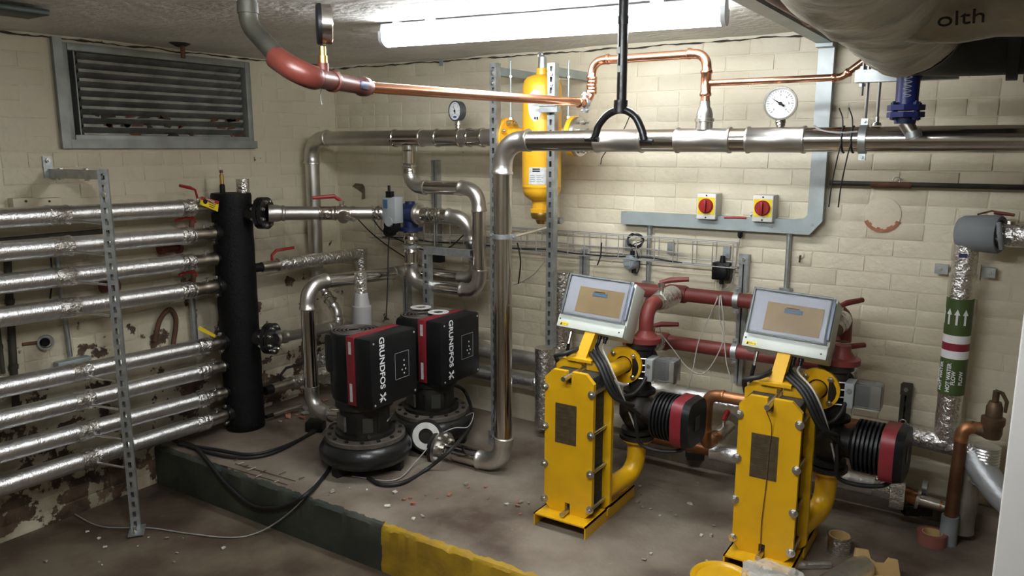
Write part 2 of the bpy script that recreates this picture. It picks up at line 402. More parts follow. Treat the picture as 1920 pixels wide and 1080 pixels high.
def floor_material(name, c1, c2, c3, sc=2.2, yellow=False):
    m = bpy.data.materials.new(name); m.use_nodes = True; nt = m.node_tree; b = nt.nodes['Principled BSDF']; N = nt.nodes.new; L = nt.links.new
    geo = N('ShaderNodeNewGeometry'); pos = geo.outputs['Position']
    def noise(s, d=5, r=.55):
        n = N('ShaderNodeTexNoise'); n.inputs['Scale'].default_value = s; n.inputs['Detail'].default_value = d; n.inputs['Roughness'].default_value = r; L(pos, n.inputs['Vector']); return n.outputs['Fac']
    r = N('ShaderNodeValToRGB'); e = r.color_ramp.elements; e[0].position = .34; e[0].color = (*c2, 1); e[1].position = .62; e[1].color = (*c1, 1)
    q = e.new(.48); q.color = (*c3, 1); L(noise(sc), r.inputs[0])
    sp = N('ShaderNodeValToRGB'); sp.color_ramp.elements[0].position = .62; sp.color_ramp.elements[1].position = .8; L(noise(38, 6, .7), sp.inputs[0])
    mx = N('ShaderNodeMix'); mx.data_type = 'RGBA'; L(sp.outputs[0], mx.inputs[0]); L(r.outputs[0], mx.inputs[6]); mx.inputs[7].default_value = (*[x * 1.5 for x in c1], 1)
    out = mx.outputs[2]
    if yellow:      # painted nosing: dark green, then yellow, with a worn ragged upper edge
        sep = N('ShaderNodeSeparateXYZ'); L(pos, sep.inputs[0])
        w1 = N('ShaderNodeMath'); w1.operation = 'MULTIPLY_ADD'; L(noise(12, 4), w1.inputs[0]); w1.inputs[1].default_value = .05; L(sep.outputs[0], w1.inputs[2])
        st = N('ShaderNodeMath'); st.operation = 'GREATER_THAN'; L(w1.outputs[0], st.inputs[0]); st.inputs[1].default_value = 1.675
        cm = N('ShaderNodeMix'); cm.data_type = 'RGBA'; L(st.outputs[0], cm.inputs[0])
        g = N('ShaderNodeValToRGB'); g.color_ramp.elements[0].position = .4; g.color_ramp.elements[1].position = .7; g.color_ramp.elements[0].color = (.028, .033, .026, 1); g.color_ramp.elements[1].color = (.062, .066, .048, 1); L(noise(5), g.inputs[0])
        yl = N('ShaderNodeValToRGB'); yl.color_ramp.elements[0].position = .35; yl.color_ramp.elements[1].position = .6; yl.color_ramp.elements[0].color = (.22, .13, .01, 1); yl.color_ramp.elements[1].color = (.38, .235, .012, 1); L(noise(6), yl.inputs[0])
        L(g.outputs[0], cm.inputs[6]); L(yl.outputs[0], cm.inputs[7])
        fy = N('ShaderNodeMath'); fy.operation = 'MULTIPLY_ADD'; L(noise(22, 5), fy.inputs[0]); fy.inputs[1].default_value = .05; L(sep.outputs[1], fy.inputs[2])
        lt = N('ShaderNodeMath'); lt.operation = 'LESS_THAN'; L(fy.outputs[0], lt.inputs[0]); lt.inputs[1].default_value = PL_Y + .052
        fm = N('ShaderNodeMix'); fm.data_type = 'RGBA'; L(lt.outputs[0], fm.inputs[0]); L(out, fm.inputs[6]); L(cm.outputs[2], fm.inputs[7]); out = fm.outputs[2]
    L(out, b.inputs['Base Color']); b.inputs['Roughness'].default_value = .6
    bp = N('ShaderNodeBump'); bp.inputs['Strength'].default_value = .4; bp.inputs['Distance'].default_value = .008; L(noise(30, 6, .65), bp.inputs['Height']); L(bp.outputs[0], b.inputs['Normal'])
    return m
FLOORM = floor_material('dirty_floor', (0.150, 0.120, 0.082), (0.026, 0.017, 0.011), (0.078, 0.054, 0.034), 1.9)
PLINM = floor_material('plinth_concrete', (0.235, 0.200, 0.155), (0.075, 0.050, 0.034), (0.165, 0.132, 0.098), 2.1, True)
CEILM = mat('ceiling_paint', (0.74, 0.72, 0.67), 0.7, 0, 1.0, 24, 0.18, 4)

def grid_slab(name, x0, x1, y0, y1, z0, z1, nx, ny, mt, amp):
    import mathutils
    mb = MB(); vs = []
    for j in range(ny + 1):
        for i in range(nx + 1):
            x = x0 + (x1 - x0) * i / nx; y = y0 + (y1 - y0) * j / ny
            z = z1 + amp * mathutils.noise.noise(V((x * 2.3, y * 2.3, 3.1)))
            vs.append((x, y, z))
    fs = [(j * (nx + 1) + i, j * (nx + 1) + i + 1, (j + 1) * (nx + 1) + i + 1, (j + 1) * (nx + 1) + i) for j in range(ny) for i in range(nx)]
    mb.add(vs, fs)
    mb.box(((x0 + x1) / 2, (y0 + y1) / 2, (z0 + z1) / 2 - abs(amp)), (x1 - x0, y1 - y0, z1 - z0 - 2 * abs(amp)))
    return struct(mb.build(name, mt))
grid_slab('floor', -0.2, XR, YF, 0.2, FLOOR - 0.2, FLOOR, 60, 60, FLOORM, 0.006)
# ceiling, uneven painted concrete
import mathutils
mb = MB(); nx, ny = 110, 80; vs = []
for j in range(ny + 1):
    for i in range(nx + 1):
        x = -0.2 + (XR + .2) * i / nx; y = YF + (0.2 - YF) * j / ny
        vs.append((x, y, CEIL + .012 * mathutils.noise.noise(V((x * 1.7, y * 1.7, 0))) + .004 * mathutils.noise.noise(V((x * 11, y * 11, 5)))))
mb.add(vs, [(j * (nx + 1) + i, (j + 1) * (nx + 1) + i, (j + 1) * (nx + 1) + i + 1, j * (nx + 1) + i + 1) for j in range(ny) for i in range(nx)])
mb.box((XR / 2 - .1, YF / 2 + .1, CEIL + .12), (XR + .2, .2 - YF, .2))
struct(mb.build('ceiling', CEILM))
# plinth with broken nosing
mb = MB(); nx = 420; prof = []
rows = []
for i in range(nx + 1):
    x = XR * i / nx; n1 = mathutils.noise.noise(V((x * 7, 0, 1))); n2 = mathutils.noise.noise(V((x * 19, 4, 1)))
    n3 = mathutils.noise.noise(V((x * 47, 2, 8))); ch = .014 + .030 * max(0, n1 * .7 + .5 * n2 + .3 * n3)
    rows.append([(x, PL_Y, FLOOR - .02), (x, PL_Y + .003 * n2, FLOOR + .1), (x, PL_Y + .005 * n1 + .003 * n3, -ch), (x, PL_Y + ch * .5, -ch * .35), (x, PL_Y + ch * 1.2 + .008, 0.0)] + [(x, y, .004 * mathutils.noise.noise(V((x * 3, y * 3, 0)))) for y in (-1.2, -.95, -.7, -.45, -.2, 0.0)])
k = len(rows[0]); vs = [q for r in rows for q in r]
mb.add(vs, [(i * k + j, (i + 1) * k + j, (i + 1) * k + j + 1, i * k + j + 1) for i in range(nx) for j in range(k - 1)])
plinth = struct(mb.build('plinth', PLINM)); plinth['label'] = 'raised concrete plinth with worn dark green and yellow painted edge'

# ---- walls: mortar slab plus bricks
LV = (-1.755, -0.68, 1.625, 2.085)      # louvre opening on the left wall: y0, y1, z0, z1
def hole_wall(name, boxes, mt):
    mb = MB()
    for (a, b) in boxes: mb.box([(p + q) / 2 for p, q in zip(a, b)], [abs(q - p) for p, q in zip(a, b)])
    return struct(mb.build(name, mt))
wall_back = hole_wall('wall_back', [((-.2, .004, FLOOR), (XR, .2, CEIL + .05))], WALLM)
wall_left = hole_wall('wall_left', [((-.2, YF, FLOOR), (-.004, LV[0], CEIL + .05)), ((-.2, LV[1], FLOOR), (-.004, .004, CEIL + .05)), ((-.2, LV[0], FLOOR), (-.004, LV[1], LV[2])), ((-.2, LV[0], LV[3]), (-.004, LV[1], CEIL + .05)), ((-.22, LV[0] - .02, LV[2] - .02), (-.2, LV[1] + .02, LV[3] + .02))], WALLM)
struct(MB().box((XR + .1, YF / 2, .95), (.2, -YF + .4, 2.5)).build('wall_right', WALLM))
struct(MB().box((XR / 2, YF - .1, .95), (XR + .4, .2, 2.5)).build('wall_front', WALLM))
BH, BW, BJ = 0.075, 0.225, 0.007
def brick_mesh(L, seed):
    bm = bmesh.new(); bmesh.ops.create_cube(bm, size=1); rr = random.Random(seed)
    for q in bm.verts: q.co = V((q.co.x * (L - BJ), (q.co.y - .5) * .012, q.co.z * (BH - BJ)))   # front at y=-.012
    fe = [e for e in bm.edges if all(q.co.y < -.006 for q in e.verts)]
    bmesh.ops.bevel(bm, geom=fe, offset=.003, segments=2, affect='EDGES', profile=.6)
    for q in bm.verts:
        if q.co.y < -.004: q.co += V((rr.uniform(-.001, .001), rr.uniform(-.0006, .0006), rr.uniform(-.001, .001)))
    me = bpy.data.meshes.new('brick'); bm.to_mesh(me); bm.free()
    me.polygons.foreach_set('use_smooth', [True] * len(me.polygons)); me.set_sharp_from_angle(angle=math.radians(50)); me.materials.append(WALLM); return me
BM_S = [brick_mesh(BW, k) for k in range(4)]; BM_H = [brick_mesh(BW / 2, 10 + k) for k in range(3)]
def lay_bricks(wall, side, u0, u1, z0, z1, skip, near, cap=296):
    items = []; z = z0; c = 0
    while z + BH <= z1 + .02:
        u = u0 - (BW / 2 if c % 2 else 0); 
        while u < u1:
            if c % 6 == 5: L = BW / 2
            else: L = BW
            uc = u + L / 2
            if not skip(uc, z + BH / 2, L) and uc + L / 2 < u1 + .02: items.append((uc, z + BH / 2, L))
            u += L
        z += BH; c += 1
    items.sort(key=lambda t: near(t)); rest = MB(); rr = random.Random(3)
    for k, (u, zc, L) in enumerate(items):
        me = rr.choice(BM_S if L > .2 else BM_H); off = rr.uniform(-.0008, .0012)
        if side == 'back': M = Matrix.Translation((u, .0128 + off, zc))
        else: M = Matrix.Translation((-.0128 - off, u, zc)) @ Matrix.Rotation(math.radians(90), 4, 'Z')
        M = M @ Matrix.Rotation(rr.uniform(-.006, .006), 4, 'Y')
        if k < cap:
            o = bpy.data.objects.new('brick', me); COL.objects.link(o); o.parent = wall
            o.matrix_local = Matrix.Translation(-WL[wall]) @ M
        else: rest.add([M @ q.co for q in me.vertices], [tuple(p.vertices) for p in me.polygons])
    if rest.v: rest.build('brickwork', WALLM, wall, 50, 'stuff')
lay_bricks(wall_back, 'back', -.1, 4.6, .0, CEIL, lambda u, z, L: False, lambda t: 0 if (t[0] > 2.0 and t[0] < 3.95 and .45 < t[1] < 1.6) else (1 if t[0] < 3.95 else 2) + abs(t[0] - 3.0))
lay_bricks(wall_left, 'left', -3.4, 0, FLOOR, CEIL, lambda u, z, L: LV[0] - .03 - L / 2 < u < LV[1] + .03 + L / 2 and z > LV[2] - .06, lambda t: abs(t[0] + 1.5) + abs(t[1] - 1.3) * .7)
# low concrete kerb at the foot of the back wall
struct(MB().box((2.95, -.06, .035), (2.2, .11, .09), bev=.012).build('trim_1', PLINM))

# ---- louvre
lv = thing('louvre_vent', 'grey steel louvre vent with dirty mesh high on the left wall', 'vent', (0, (LV[0] + LV[1]) / 2, LV[2]))
y0, y1, z0, z1 = LV
fr = mat('louvre_frame', (0.34, 0.36, 0.34), .5, .5, .05, 50, .25, 10)
SLAT = mat('louvre_slat', (0.36, 0.36, 0.33), .5, .5, .05, 50, .4, 12); SLATD = mat('mesh_dirt', (0.05, 0.044, 0.036), .8, 0.2, .3, 50, .4, 20)
for (a, b) in (((-.10, y0, z0), (.022, y0 + .035, z1)), ((-.10, y1 - .035, z0), (.022, y1, z1)), ((-.10, y0 + .036, z0), (.0215, y1 - .036, z0 + .035)), ((-.10, y0 + .036, z1 - .035), (.0215, y1 - .036, z1))):
    MB().box([(p + q) / 2 for p, q in zip(a, b)], [abs(q - p) for p, q in zip(a, b)], bev=.003).build('frame_member', fr, lv)
for (a, b) in (((.0005, y0 + .013, z0 - .03), (.0235, y1 + .02, z0 + .012)), ((.0005, y0 - .03, z0 - .03), (.024, y0 + .012, z1 + .02))):
    MB().box([(p + q) / 2 for p, q in zip(a, b)], [abs(q - p) for p, q in zip(a, b)]).build('face_trim', fr, lv)
MB().box((-.05, y0 + .075, (z0 + z1) / 2), (.10, .006, z1 - z0 - .06)).build('jamb_plate', fr, lv)
ns = 9; pz = (z1 - z0 - .07) / ns
for k in range(ns):
    zc = z0 + .035 + pz * (k + .5)
    M = Matrix.Rotation(math.radians(-38), 3, 'Y')
    mb = MB(); mb.box((-.045, (y0 + y1) / 2 + .03, zc), (.062, y1 - y0 - .14, .003), M); 
    mb.box((-.020, (y0 + y1) / 2 + .03, zc - .019), (.004, y1 - y0 - .14, .014)); mb.build('slat', SLAT, lv)
    MB().box((-.06, (y0 + y1) / 2 + .03, zc + .012), (.003, y1 - y0 - .14, .026)).build('mesh_strip', SLATD, lv)
rd = random.Random(8)
for k in range(26):
    yy_ = rd.uniform(y0 + .12, y1 - .08); kk = rd.choice((0, 1, 1, 1, 2, 2)); zz_ = z0 + .035 + pz * (kk + .5) - .015
    mb = MB().box((-.022, yy_, zz_), (.012, rd.uniform(.02, .07), rd.uniform(.010, .020)), Matrix.Rotation(rd.uniform(-.2, .2), 3, 'X'))
    for q in mb.v: q += V((0, rd.uniform(-.012, .012), rd.uniform(-.004, .004)))
    mb.build('debris_clump', RUST if k % 3 else SLATD, lv)
MB().box((-.14, (y0 + y1) / 2, (z0 + z1) / 2), (.01, y1 - y0, z1 - z0)).build('backing', DARK, lv)

# ---- ceiling battens
BODY = mat('batten_body', (0.62, 0.64, 0.68), .5)
def batten(label, x0, x1, y, z, ang, k_e=1.0):
    c = V(((x0 + x1) / 2, y, z)); L = x1 - x0
    t = thing('ceiling_light', label, 'ceiling light', (c.x, c.y, c.z), (0, 0, ang), local=True)
    def ext(prof, x0, x1):
        mb = MB(); k = len(prof); vs = [(x0, p[0], p[1]) for p in prof] + [(x1, p[0], p[1]) for p in prof]
        return mb.add(vs, [tuple(range(k)), tuple(range(2 * k - 1, k - 1, -1))] + [(i, i + k, (i + 1) % k + k, (i + 1) % k) for i in range(k)])
    ext([(-.040, .012), (.040, .012), (.040, .036), (.030, .068), (-.030, .068), (-.040, .036)], -L / 2, L / 2).build('housing', BODY, t)
    pr = [(.046, .036)] + [(.047 * math.cos(a), .012 - .034 * math.sin(a)) for a in [math.pi * k / 12 for k in range(13)]] + [(-.046, .036)]
    ext(pr, -L / 2 + .012, L / 2 - .012).build('diffuser', emit('tube_diffuser_' + str(len(MATS)), (0.93, 0.965, 1.0), BATTEN_E * k_e), t)
    for sx in (-1, 1):
        ext([(p[0] * 1.06, .012 + (p[1] - .012) * 1.06) for p in pr], sx * (L / 2 - .006) - .008, sx * (L / 2 - .006) + .008).build('end_cap', BODY, t)
        MB().box((sx * L * .33, 0, .09), (.05, .06, .06)).build('fixing_bracket', GALV, t)
    MB().lathe((-L / 2 + .07, -.01, .06), (0, 0, 1), [(0, .02), (.025, .022), (.03, .018), (.07, .02)], 14).build('cable_gland', WHITE, t)
    return t
LA = onz(722, 74, 2.05); LB = onz(1362, 30, 2.05); LM = (LA + LB) / 2; LL = (LB - LA).length
batten('long white fluorescent batten glowing on the ceiling above the pipes', LM.x - LL / 2, LM.x + LL / 2, LM.y, 2.04, math.atan2(LB.y - LA.y, LB.x - LA.x), .85)
batten('second white fluorescent batten on the ceiling behind the viewer', 2.25, 3.65, -2.75, 2.04, 0.0, 1.65)
# ragged dark gap where the ceiling meets the walls
rg = random.Random(4)
for nm, a, b in (('trim_3', V((.0, -.002, CEIL - .012)), V((3.3, -.002, CEIL - .022))), ('trim_4', V((.002, -3.2, CEIL - .018)), V((.002, 0, CEIL - .010)))):
    n = 160; pts = [a.lerp(b, k / n) + V((0, 0, .010 * mathutils.noise.noise(V((k * .13, 2, 0))) + .004 * mathutils.noise.noise(V((k * .6, 7, 0))))) for k in range(n + 1)]
    struct(MB().sweep(pts, [max(.0008, .0035 + .006 * mathutils.noise.noise(V((k * .3, 0, 9)))) for k in range(n + 1)], 5).build(nm, mat('gap_dark', (.05, .042, .033), .9)))
o = MB().box((.66, -2.40, CEIL - .022), (.16, .5, .022), bev=.006).build('ceiling_box', mat('dark_green_paint', (.022, .034, .024), .5)); tag(o, 'dark green painted box on the ceiling at the top left corner', 'box')
# ================================================================ left side: header vessel and foil pipes
VC = onz(461, 800, 0); VR = 0.108
VC = V((VC.x, VC.y, 0.0)); VTOP = ony(437, 362, VC.y).z
hv = thing('header_vessel', 'tall black foam-wrapped header vessel feeding the eight foil pipes', 'vessel', VC)
mb = MB(); prof = [(0.0, VR * .9), (.008, VR)]
for k in range(1, 24): prof.append((.008 + (VTOP - .02) * k / 24, VR * (1 + .012 * math.sin(k * 2.1))))
prof += [(VTOP - .012, VR), (VTOP, VR * .96)]
mb.lathe(VC, (0, 0, 1), prof, 36).build('insulated_shell', BLACKF, hv, 60)
tp = V((VC.x, VC.y, VTOP))
q = tp + V((-.03, -.03, 0))
v_ = MB().lathe(q, (0, 0, 1), [(0, .014), (.045, .014), (.046, .011), (.05, .011)], 14).build('vent_stub', BLACK, hv)
MB().lathe(q + V((0, 0, .05)), (0, 0, 1), [(0, .011), (.05, .011), (.052, .008), (.06, .008)], 12).build('air_vent', BRASS, hv)
MB().lathe(q + V((0, 0, .11)), (0, 0, 1), [(0, .010), (.016, .009)], 12).build('vent_cap', REDBR, hv)
MB().sweep([tp + V((.035, .055, -.02)), tp + V((.035, .055, .075))], [.034, .036], 16).build('foil_stub', FOIL_C, hv)
# eight foil-lagged pipes running along the left wall
PX = VC.x
lv_px = [(410, 390, 1), (472, 442, 2), (533, 492, 3), (595, 545, 2), (728, 650, 2), (788, 697, 3), (850, 748, 3), (912, 792, 2)]
order = ['topmost', 'second', 'third', 'fourth', 'fifth', 'sixth', 'seventh', 'lowest']
STY = -1.80
rnd = random.Random(5)
for i, (yl, yr, kind) in enumerate(lv_px):
    a = onx(0, yl, PX); b = onx(350 + (29 if i > 3 else 0), yr, PX); z = (a.z + b.z) / 2
    t = thing('foil_pipe', f'{order[i]} of the eight foil-lagged pipes reaching the black vessel' if i not in (0, 7) else ('topmost foil-lagged pipe with yellow warning tag beside the black vessel' if i == 0 else 'lowest foil-lagged pipe near the floor beside the black vessel'), 'pipe', (PX, -2.2, z), group='foil pipes on the left wall')
    slope = (b.z - a.z) / (b.y - a.y)
    def at(y): return V((PX, y, z + slope * (y - (a.y + b.y) / 2)))
    def lag(name, ya, yb, r, mt, jit=.01, n=None):
        n = n or max(4, int(abs(yb - ya) / .04)); pts = []; rr = []
        for k in range(n + 1):
            pts.append(at(ya + (yb - ya) * k / n)); rr.append(r * (1 + rnd.uniform(-jit, jit)))
        MB().sweep(pts, rr, 22).build(name, mt, t, 60)
    yj = -1.93 if i < 4 else -1.90
    lag('lagging', -3.5, yj - .03, .045, FOIL)
    lag('taped_joint', yj - .04, yj + .05, .047, FOIL_C, .05, 8)
    lag('lagging', yj + .04, b.y - .03, .0425, FOIL)
    lag('taped_end', b.y - .045, b.y + .03, .046, FOIL_C, .05, 8)
    # ball valve in foil tape
    e = VC.y - VR * .92
    lag('valve_body', b.y + .02, e - .03, .035, NICKEL, .10, 9)
    lag('tape_collar', b.y + .028, b.y + .042, .038, FOIL_C, .03, 3)
    MB().cyl(at(e - .085) + V((0, 0, .02)), at(e - .085) + V((0, 0, .052)), .007, seg=10).build('valve_stem', ZINC, t)
    MB().hexa(at(e - .085) + V((0, 0, .046)), (0, 0, 1), .012, .008).build('stem_nut', ZINC, t)
    if kind == 2:
        c = at(e - .012); co = MB().washer(c, (0, 1, 0), .046, .024, .032).build('grooved_coupling', BLACKCG, t)
        for s_ in (-1, 1):
            m2 = MB(); m2.cyl(c + V((.0, -.022, s_ * .05)), c + V((0, .022, s_ * .05)), .006, seg=8); m2.hexa(c + V((0, -.026, s_ * .05)), (0, 1, 0), .011, .012); m2.hexa(c + V((0, .012, s_ * .05)), (0, 1, 0), .011, .01); m2.build('coupling_bolt', ZINC, co)
            MB().box(c + V((0, 0, s_ * .046)), (.022, .03, .02)).build('lug', BLACKCG, co)
        lag('stub', e - .005, e + .06, .026, BLACKF, 0, 2)
    else: lag('stub', e - .04, e + .06, .028, BLACKF, 0, 2)
    # rod from the taped joint to the strut
    p = at(yj + .02); MB().sweep([p + V((.03, 0, -.02)), V((.355, STY - .02, p.z - .035))], .006, 8).build('tie_rod', ZINC, t)
# red lever and tag on the top pipe
p = onx(371, 372, PX); 
lev = thing('valve_lever', 'thin red lever handle of the valve on the topmost foil pipe', 'valve handle', p, group='red valve levers')
MB().sweep([onx(371, 374, PX), onx(366, 356, PX), onx(356, 352, PX), onx(337, 348, PX)], [.006, .006, .009, .008], 8).build('handle', REDH, lev)
MB().cyl(onx(371, 372, PX), onx(371, 380, PX), .007).build('stem', ZINC, lev)
def yplate(name, label, cat, c4, mt, th=.003):
    mb = MB(); n = (V(c4[1]) - V(c4[0])).cross(V(c4[3]) - V(c4[0])).normalized() * th
    mb.add([V(q) for q in c4] + [V(q) + n for q in c4], [(3, 2, 1, 0), (4, 5, 6, 7), (0, 1, 5, 4), (1, 2, 6, 5), (2, 3, 7, 6), (3, 0, 4, 7)]); return mb
c4 = [onx(374, 383, PX + .06), onx(408, 397, PX + .06), onx(410, 377, PX + .06), onx(377, 368, PX + .06)]
tg = thing('warning_tag', 'small yellow and red danger tag hanging by the black vessel top', 'tag', c4[0])
yplate('', '', '', c4, None).build('tag_plate', YLABEL, tg)
ex = (c4[1] - c4[0]).normalized(); ey = (c4[3] - c4[0]).normalized(); nn = ex.cross(ey)
hd = [c4[3] - ey * .018, c4[2] - ey * .018, c4[2], c4[3]]
yplate('', '', '', [q + nn * .003 for q in hd], None, .001).build('red_header', REDH, tg)
text_part('lettering', 'DANGER', (hd[0] + hd[2]) / 2 + nn * .0055, ex, ey, .014, WHITEP, tg)
for k_ in range(3): MB().box(c4[0] + ex * .072 + ey * (.030 - k_ * .010) + nn * .0045, (.045 - .006 * k_, .004, .0006), Matrix((ex, (ey - ex * ey.dot(ex)).normalized(), nn.normalized())).transposed()).build('print_line', mat('olive_ink', (.10, .08, .01), .6), tg)
MB().lathe(c4[0] + ex * .028 + ey * .025 + nn * .0025, nn, [(0, .013), (.002, .013)], 16).build('symbol', BLACK, tg)
c4 = [onx(371, 618, PX + .07), onx(402, 633, PX + .07), onx(404, 628, PX + .07), onx(374, 611, PX + .07)]
o = yplate('', '', '', c4, None).build('warning_tag', YLABEL, None); tag(o, 'thin yellow tag seen edge on above the fifth foil pipe', 'tag')
# right-hand connections of the vessel
def vessel_flange(px, py, lab):
    c = ony(px, py, VC.y + .02); d = V((.92, .39, 0)).normalized()
    t = thing('vessel_flange', lab, 'flange', c, group='vessel flanges')
    MB().sweep([V((VC.x, VC.y, c.z)) + d * .09, V((VC.x, VC.y, c.z)) + d * .2], .05, 22).build('neck', BLACKCG, t)
    b = V((VC.x, VC.y, c.z)) + d * .175
    flange('flange_plate', b, d, .088, .045, .022, BLACKCG, t, 8, .011)
    flange('flange_plate', b + d * .026, d, .088, .03, .020, BLACKCG, t, 8, .011)
    return b + d * .04, d
FT, FD = vessel_flange(494, 402, 'black bolted flange near the top of the black vessel')
FB, _ = vessel_flange(507, 641, 'black bolted flange low on the black vessel')

# ---- strut frame in front of the foil pipes
sb = onz(255, 998, FLOOR); ST = V((sb.x, sb.y, FLOOR)); fdir = V((.80, -.60, 0)).normalized()
sf = thing('pipe_rack', 'galvanised slotted strut frame standing on the floor before the foil pipes', 'bracket', ST)
ztop = 1.505
channel(ST + V((0, 0, .01)), ST + V((0, 0, ztop - FLOOR)), fdir, GALV, 'upright', sf, pitch=.05)
# foot plate
mf = MB(); mf.box(ST + V((.01, -.0, .012)), (.11, .07, .006), Matrix.Rotation(math.atan2(fdir.y, fdir.x), 3, 'Z')); mf.build('foot_plate', GALV, sf)
m2 = MB(); bolt(m2, ST + fdir * .035 + V((0, 0, .015)), (0, 0, 1), .012, .012, .02); m2.build('anchor_bolt', ZINC, sf)
arm0 = V((.0, ST.y - .02, ztop - .025)); arm1 = ST + V((-.02, -.0, ztop - FLOOR - .025))
channel(arm0, arm1, (0, -1, 0), GALV, 'arm', sf, slots=False)
mb = MB(); mb.box(arm0 + V((.004, .0, .03)), (.006, .041, .10)); mb.build('wall_plate', GALV, sf)
m2 = MB(); bolt(m2, arm0 + V((.007, 0, .06)), (1, 0, 0), .012, .01, .012); m2.build('anchor_bolt', ZINC, sf)
for f in (.25, .75):
    m2 = MB(); bolt(m2, arm0.lerp(arm1, f) + V((0, 0, .021)), (0, 0, 1), .012, .006); bolt(m2, arm0.lerp(arm1, f) + V((0, 0, -.021)), (0, 0, -1), .012, .006); m2.build('bolt', ZINC, sf)
m2 = MB(); bolt(m2, ST + fdir * .003 + V((0, 0, ztop - FLOOR - .11)), fdir, .013, .006, .012); m2.build('bolt', ZINC, sf)
# second rail behind the top pipe
channel(V((.03, -3.3, 1.18)), V((.03, -1.60, 1.18)), (1, 0, 0), GREENGREY, 'rail', sf, slots=False)

# ---- conduits and boxes on the left wall behind the pipes
def conduit(label, a, b, r, mt, clips=1, name='conduit', group=None):
    a = V(a); b = V(b); t = thing(name, label, 'conduit', a, group=group)
    MB().sweep([a, b], r, 12).build('tube', mt, t, 50)
    for k in range(clips):
        c = a.lerp(b, (k + .6) / (clips + .2)); MB().washer(c, b - a, r * 1.25, r * .98, .02, 14).build('saddle_clip', mt, t)
    return t
CG = 'conduits on the left wall'
conduit('rightmost grey steel conduit on the left wall dropping to a box', onx(106, 480, .02), onx(132, 668, .02), .011, GALV, 1, group=CG)
conduit('thick dark conduit on the left wall at the frame edge', onx(14, 490, .025), onx(30, 760, .025), .016, GREENGREY, 2, group=CG)
conduit('thin dark conduit at the far left frame edge', onx(-6, 600, .02), onx(6, 700, .02), .010, GREENGREY, 1, group=CG)
conduit('grey conduit behind the strut frame next to the black vessel', onx(358, 545, .03), onx(366, 640, .03), .018, GALV, 1, group=CG)
bx_ = onx(137, 683, .03); o = MB().box(bx_, (.05, .16, .055), bev=.004).build('junction_box', GALV_P); tag(o, 'grey rectangular steel box on the left wall behind the foil pipes', 'junction box')
for k, (xx, lab) in enumerate(((44, 'left of two small cream boxes above the topmost foil pipe'), (88, 'right of two small cream boxes above the topmost foil pipe'))):
    c = onx(xx, 381, .02); t = thing('wall_box', lab, 'junction box', c, group='cream wall boxes')
    MB().box(c, (.05, .11, .05), bev=.004).build('casing', WALLM, t); MB().lathe(c + V((.025, 0, .01)), (1, 0, 0), [(0, .006), (.003, .005)], 10).build('screw', RUST, t)
c = onx(86, 642, .03); t = thing('pipe_clip', 'loose dark pipe clip fixed on the left wall between foil pipes', 'pipe clip', c)
MB().washer(c, (.6, -.3, 0), .035, .026, .022).build('clip_band', GALV, t); MB().cyl(c + V((-.03, -.02, 0)), c + V((-.03, -.09, .005)), .008).build('clip_stud', RUST, t); MB().lathe(c - V((.02, 0, 0)), (1, 0, 0), [(0, .02), (.02, .02)], 12).build('clip_core', BLACK, t)
# red valve parts behind the foil pipes
for (px_, py_, w_, lab) in ((345, 412, .10, 'red lever half hidden behind the topmost foil pipe'), (350, 514, .09, 'red lever half hidden behind the third foil pipe')):
    c = onx(px_, py_, .14); t = thing('valve_lever', lab, 'valve handle', c, group='red valve levers')
    MB().sweep([c + V((0, -w_ / 2, .0)), c + V((0, 0, .012)), c + V((0, w_ / 2, .006)), c + V((0, w_ / 2 + .015, -.02))], [.008, .011, .011, .008], 8).build('handle', REDH, t)
    MB().cyl(c + V((0, w_ / 2, .0)), c + V((-.02, w_ / 2, -.06)), .014).build('stem', RUST, t)
for (px_, py_, L_, lab) in ((318, 465, .12, 'dark red cast valve body on the left wall behind the second foil pipe'), (205, 536, .08, 'brown rusty fitting on the left wall under the third foil pipe')):
    c = onx(px_, py_, .06); o = MB().lathe(c + V((0, -L_ / 2, 0)), (0, 1, 0), [(0, .03), (.02, .032), (.021, .026), (L_ - .021, .026), (L_ - .02, .036), (L_, .036)], 18).build('pipe_valve', REDBR); tag(o, lab, 'valve')
# old black pipe loop and wires low on the wall
for k, (pts, lab) in enumerate((([(290, 640), (300, 600), (318, 580), (330, 600), (325, 645)], 'bent rusty pipe hoop on the left wall beside the black vessel'), ([(95, 480), (98, 520), (94, 560)], 'short black cable hanging on the left wall'))):
    cable('wall_pipe' if k == 0 else 'cable', lab, [onx(x, y, .03) for x, y in pts], .013 if k == 0 else .004, RUST if k == 0 else RUBBER, cat='pipe' if k == 0 else 'cable')
# ================================================================ stainless pipework
R89 = 0.0445; YR = -0.30; YFp = -0.73
ZR = ony(760, 259, YR).z; ZF = ony(1500, 262, YFp).z
# ---- rear run: corner riser, along the wall to the yellow separator
xa = ony(590, 420, YR).x; xv = ony(1016, 260, YR).x
rr_ = thing('steel_pipe', 'stainless pipe run along the rear wall from corner riser to yellow separator', 'pipe', (xa, YR, ZR))
FLX = ony(946, 255, YR).x + .012
pipe_parts([(xa, YR, .79), (xa, YR, ZR), (FLX - .02, YR, ZR)], R89, .11, STEEL_D, rr_, STEEL_D)
sleeve('coupling', (xa, YR, .80), (0, 0, 1), .07, R89, STEEL_D, rr_)
xt = ony(766, 262, YR).x
sleeve('tee', (xt, YR, ZR), (1, 0, 0), .21, R89, STEEL, rr_)
for px_, L_ in ((842, .17), (893, .10)):
    sleeve('coupling', (ony(px_, 260, YR).x, YR, ZR), (1, 0, 0), L_, R89, STEEL, rr_)
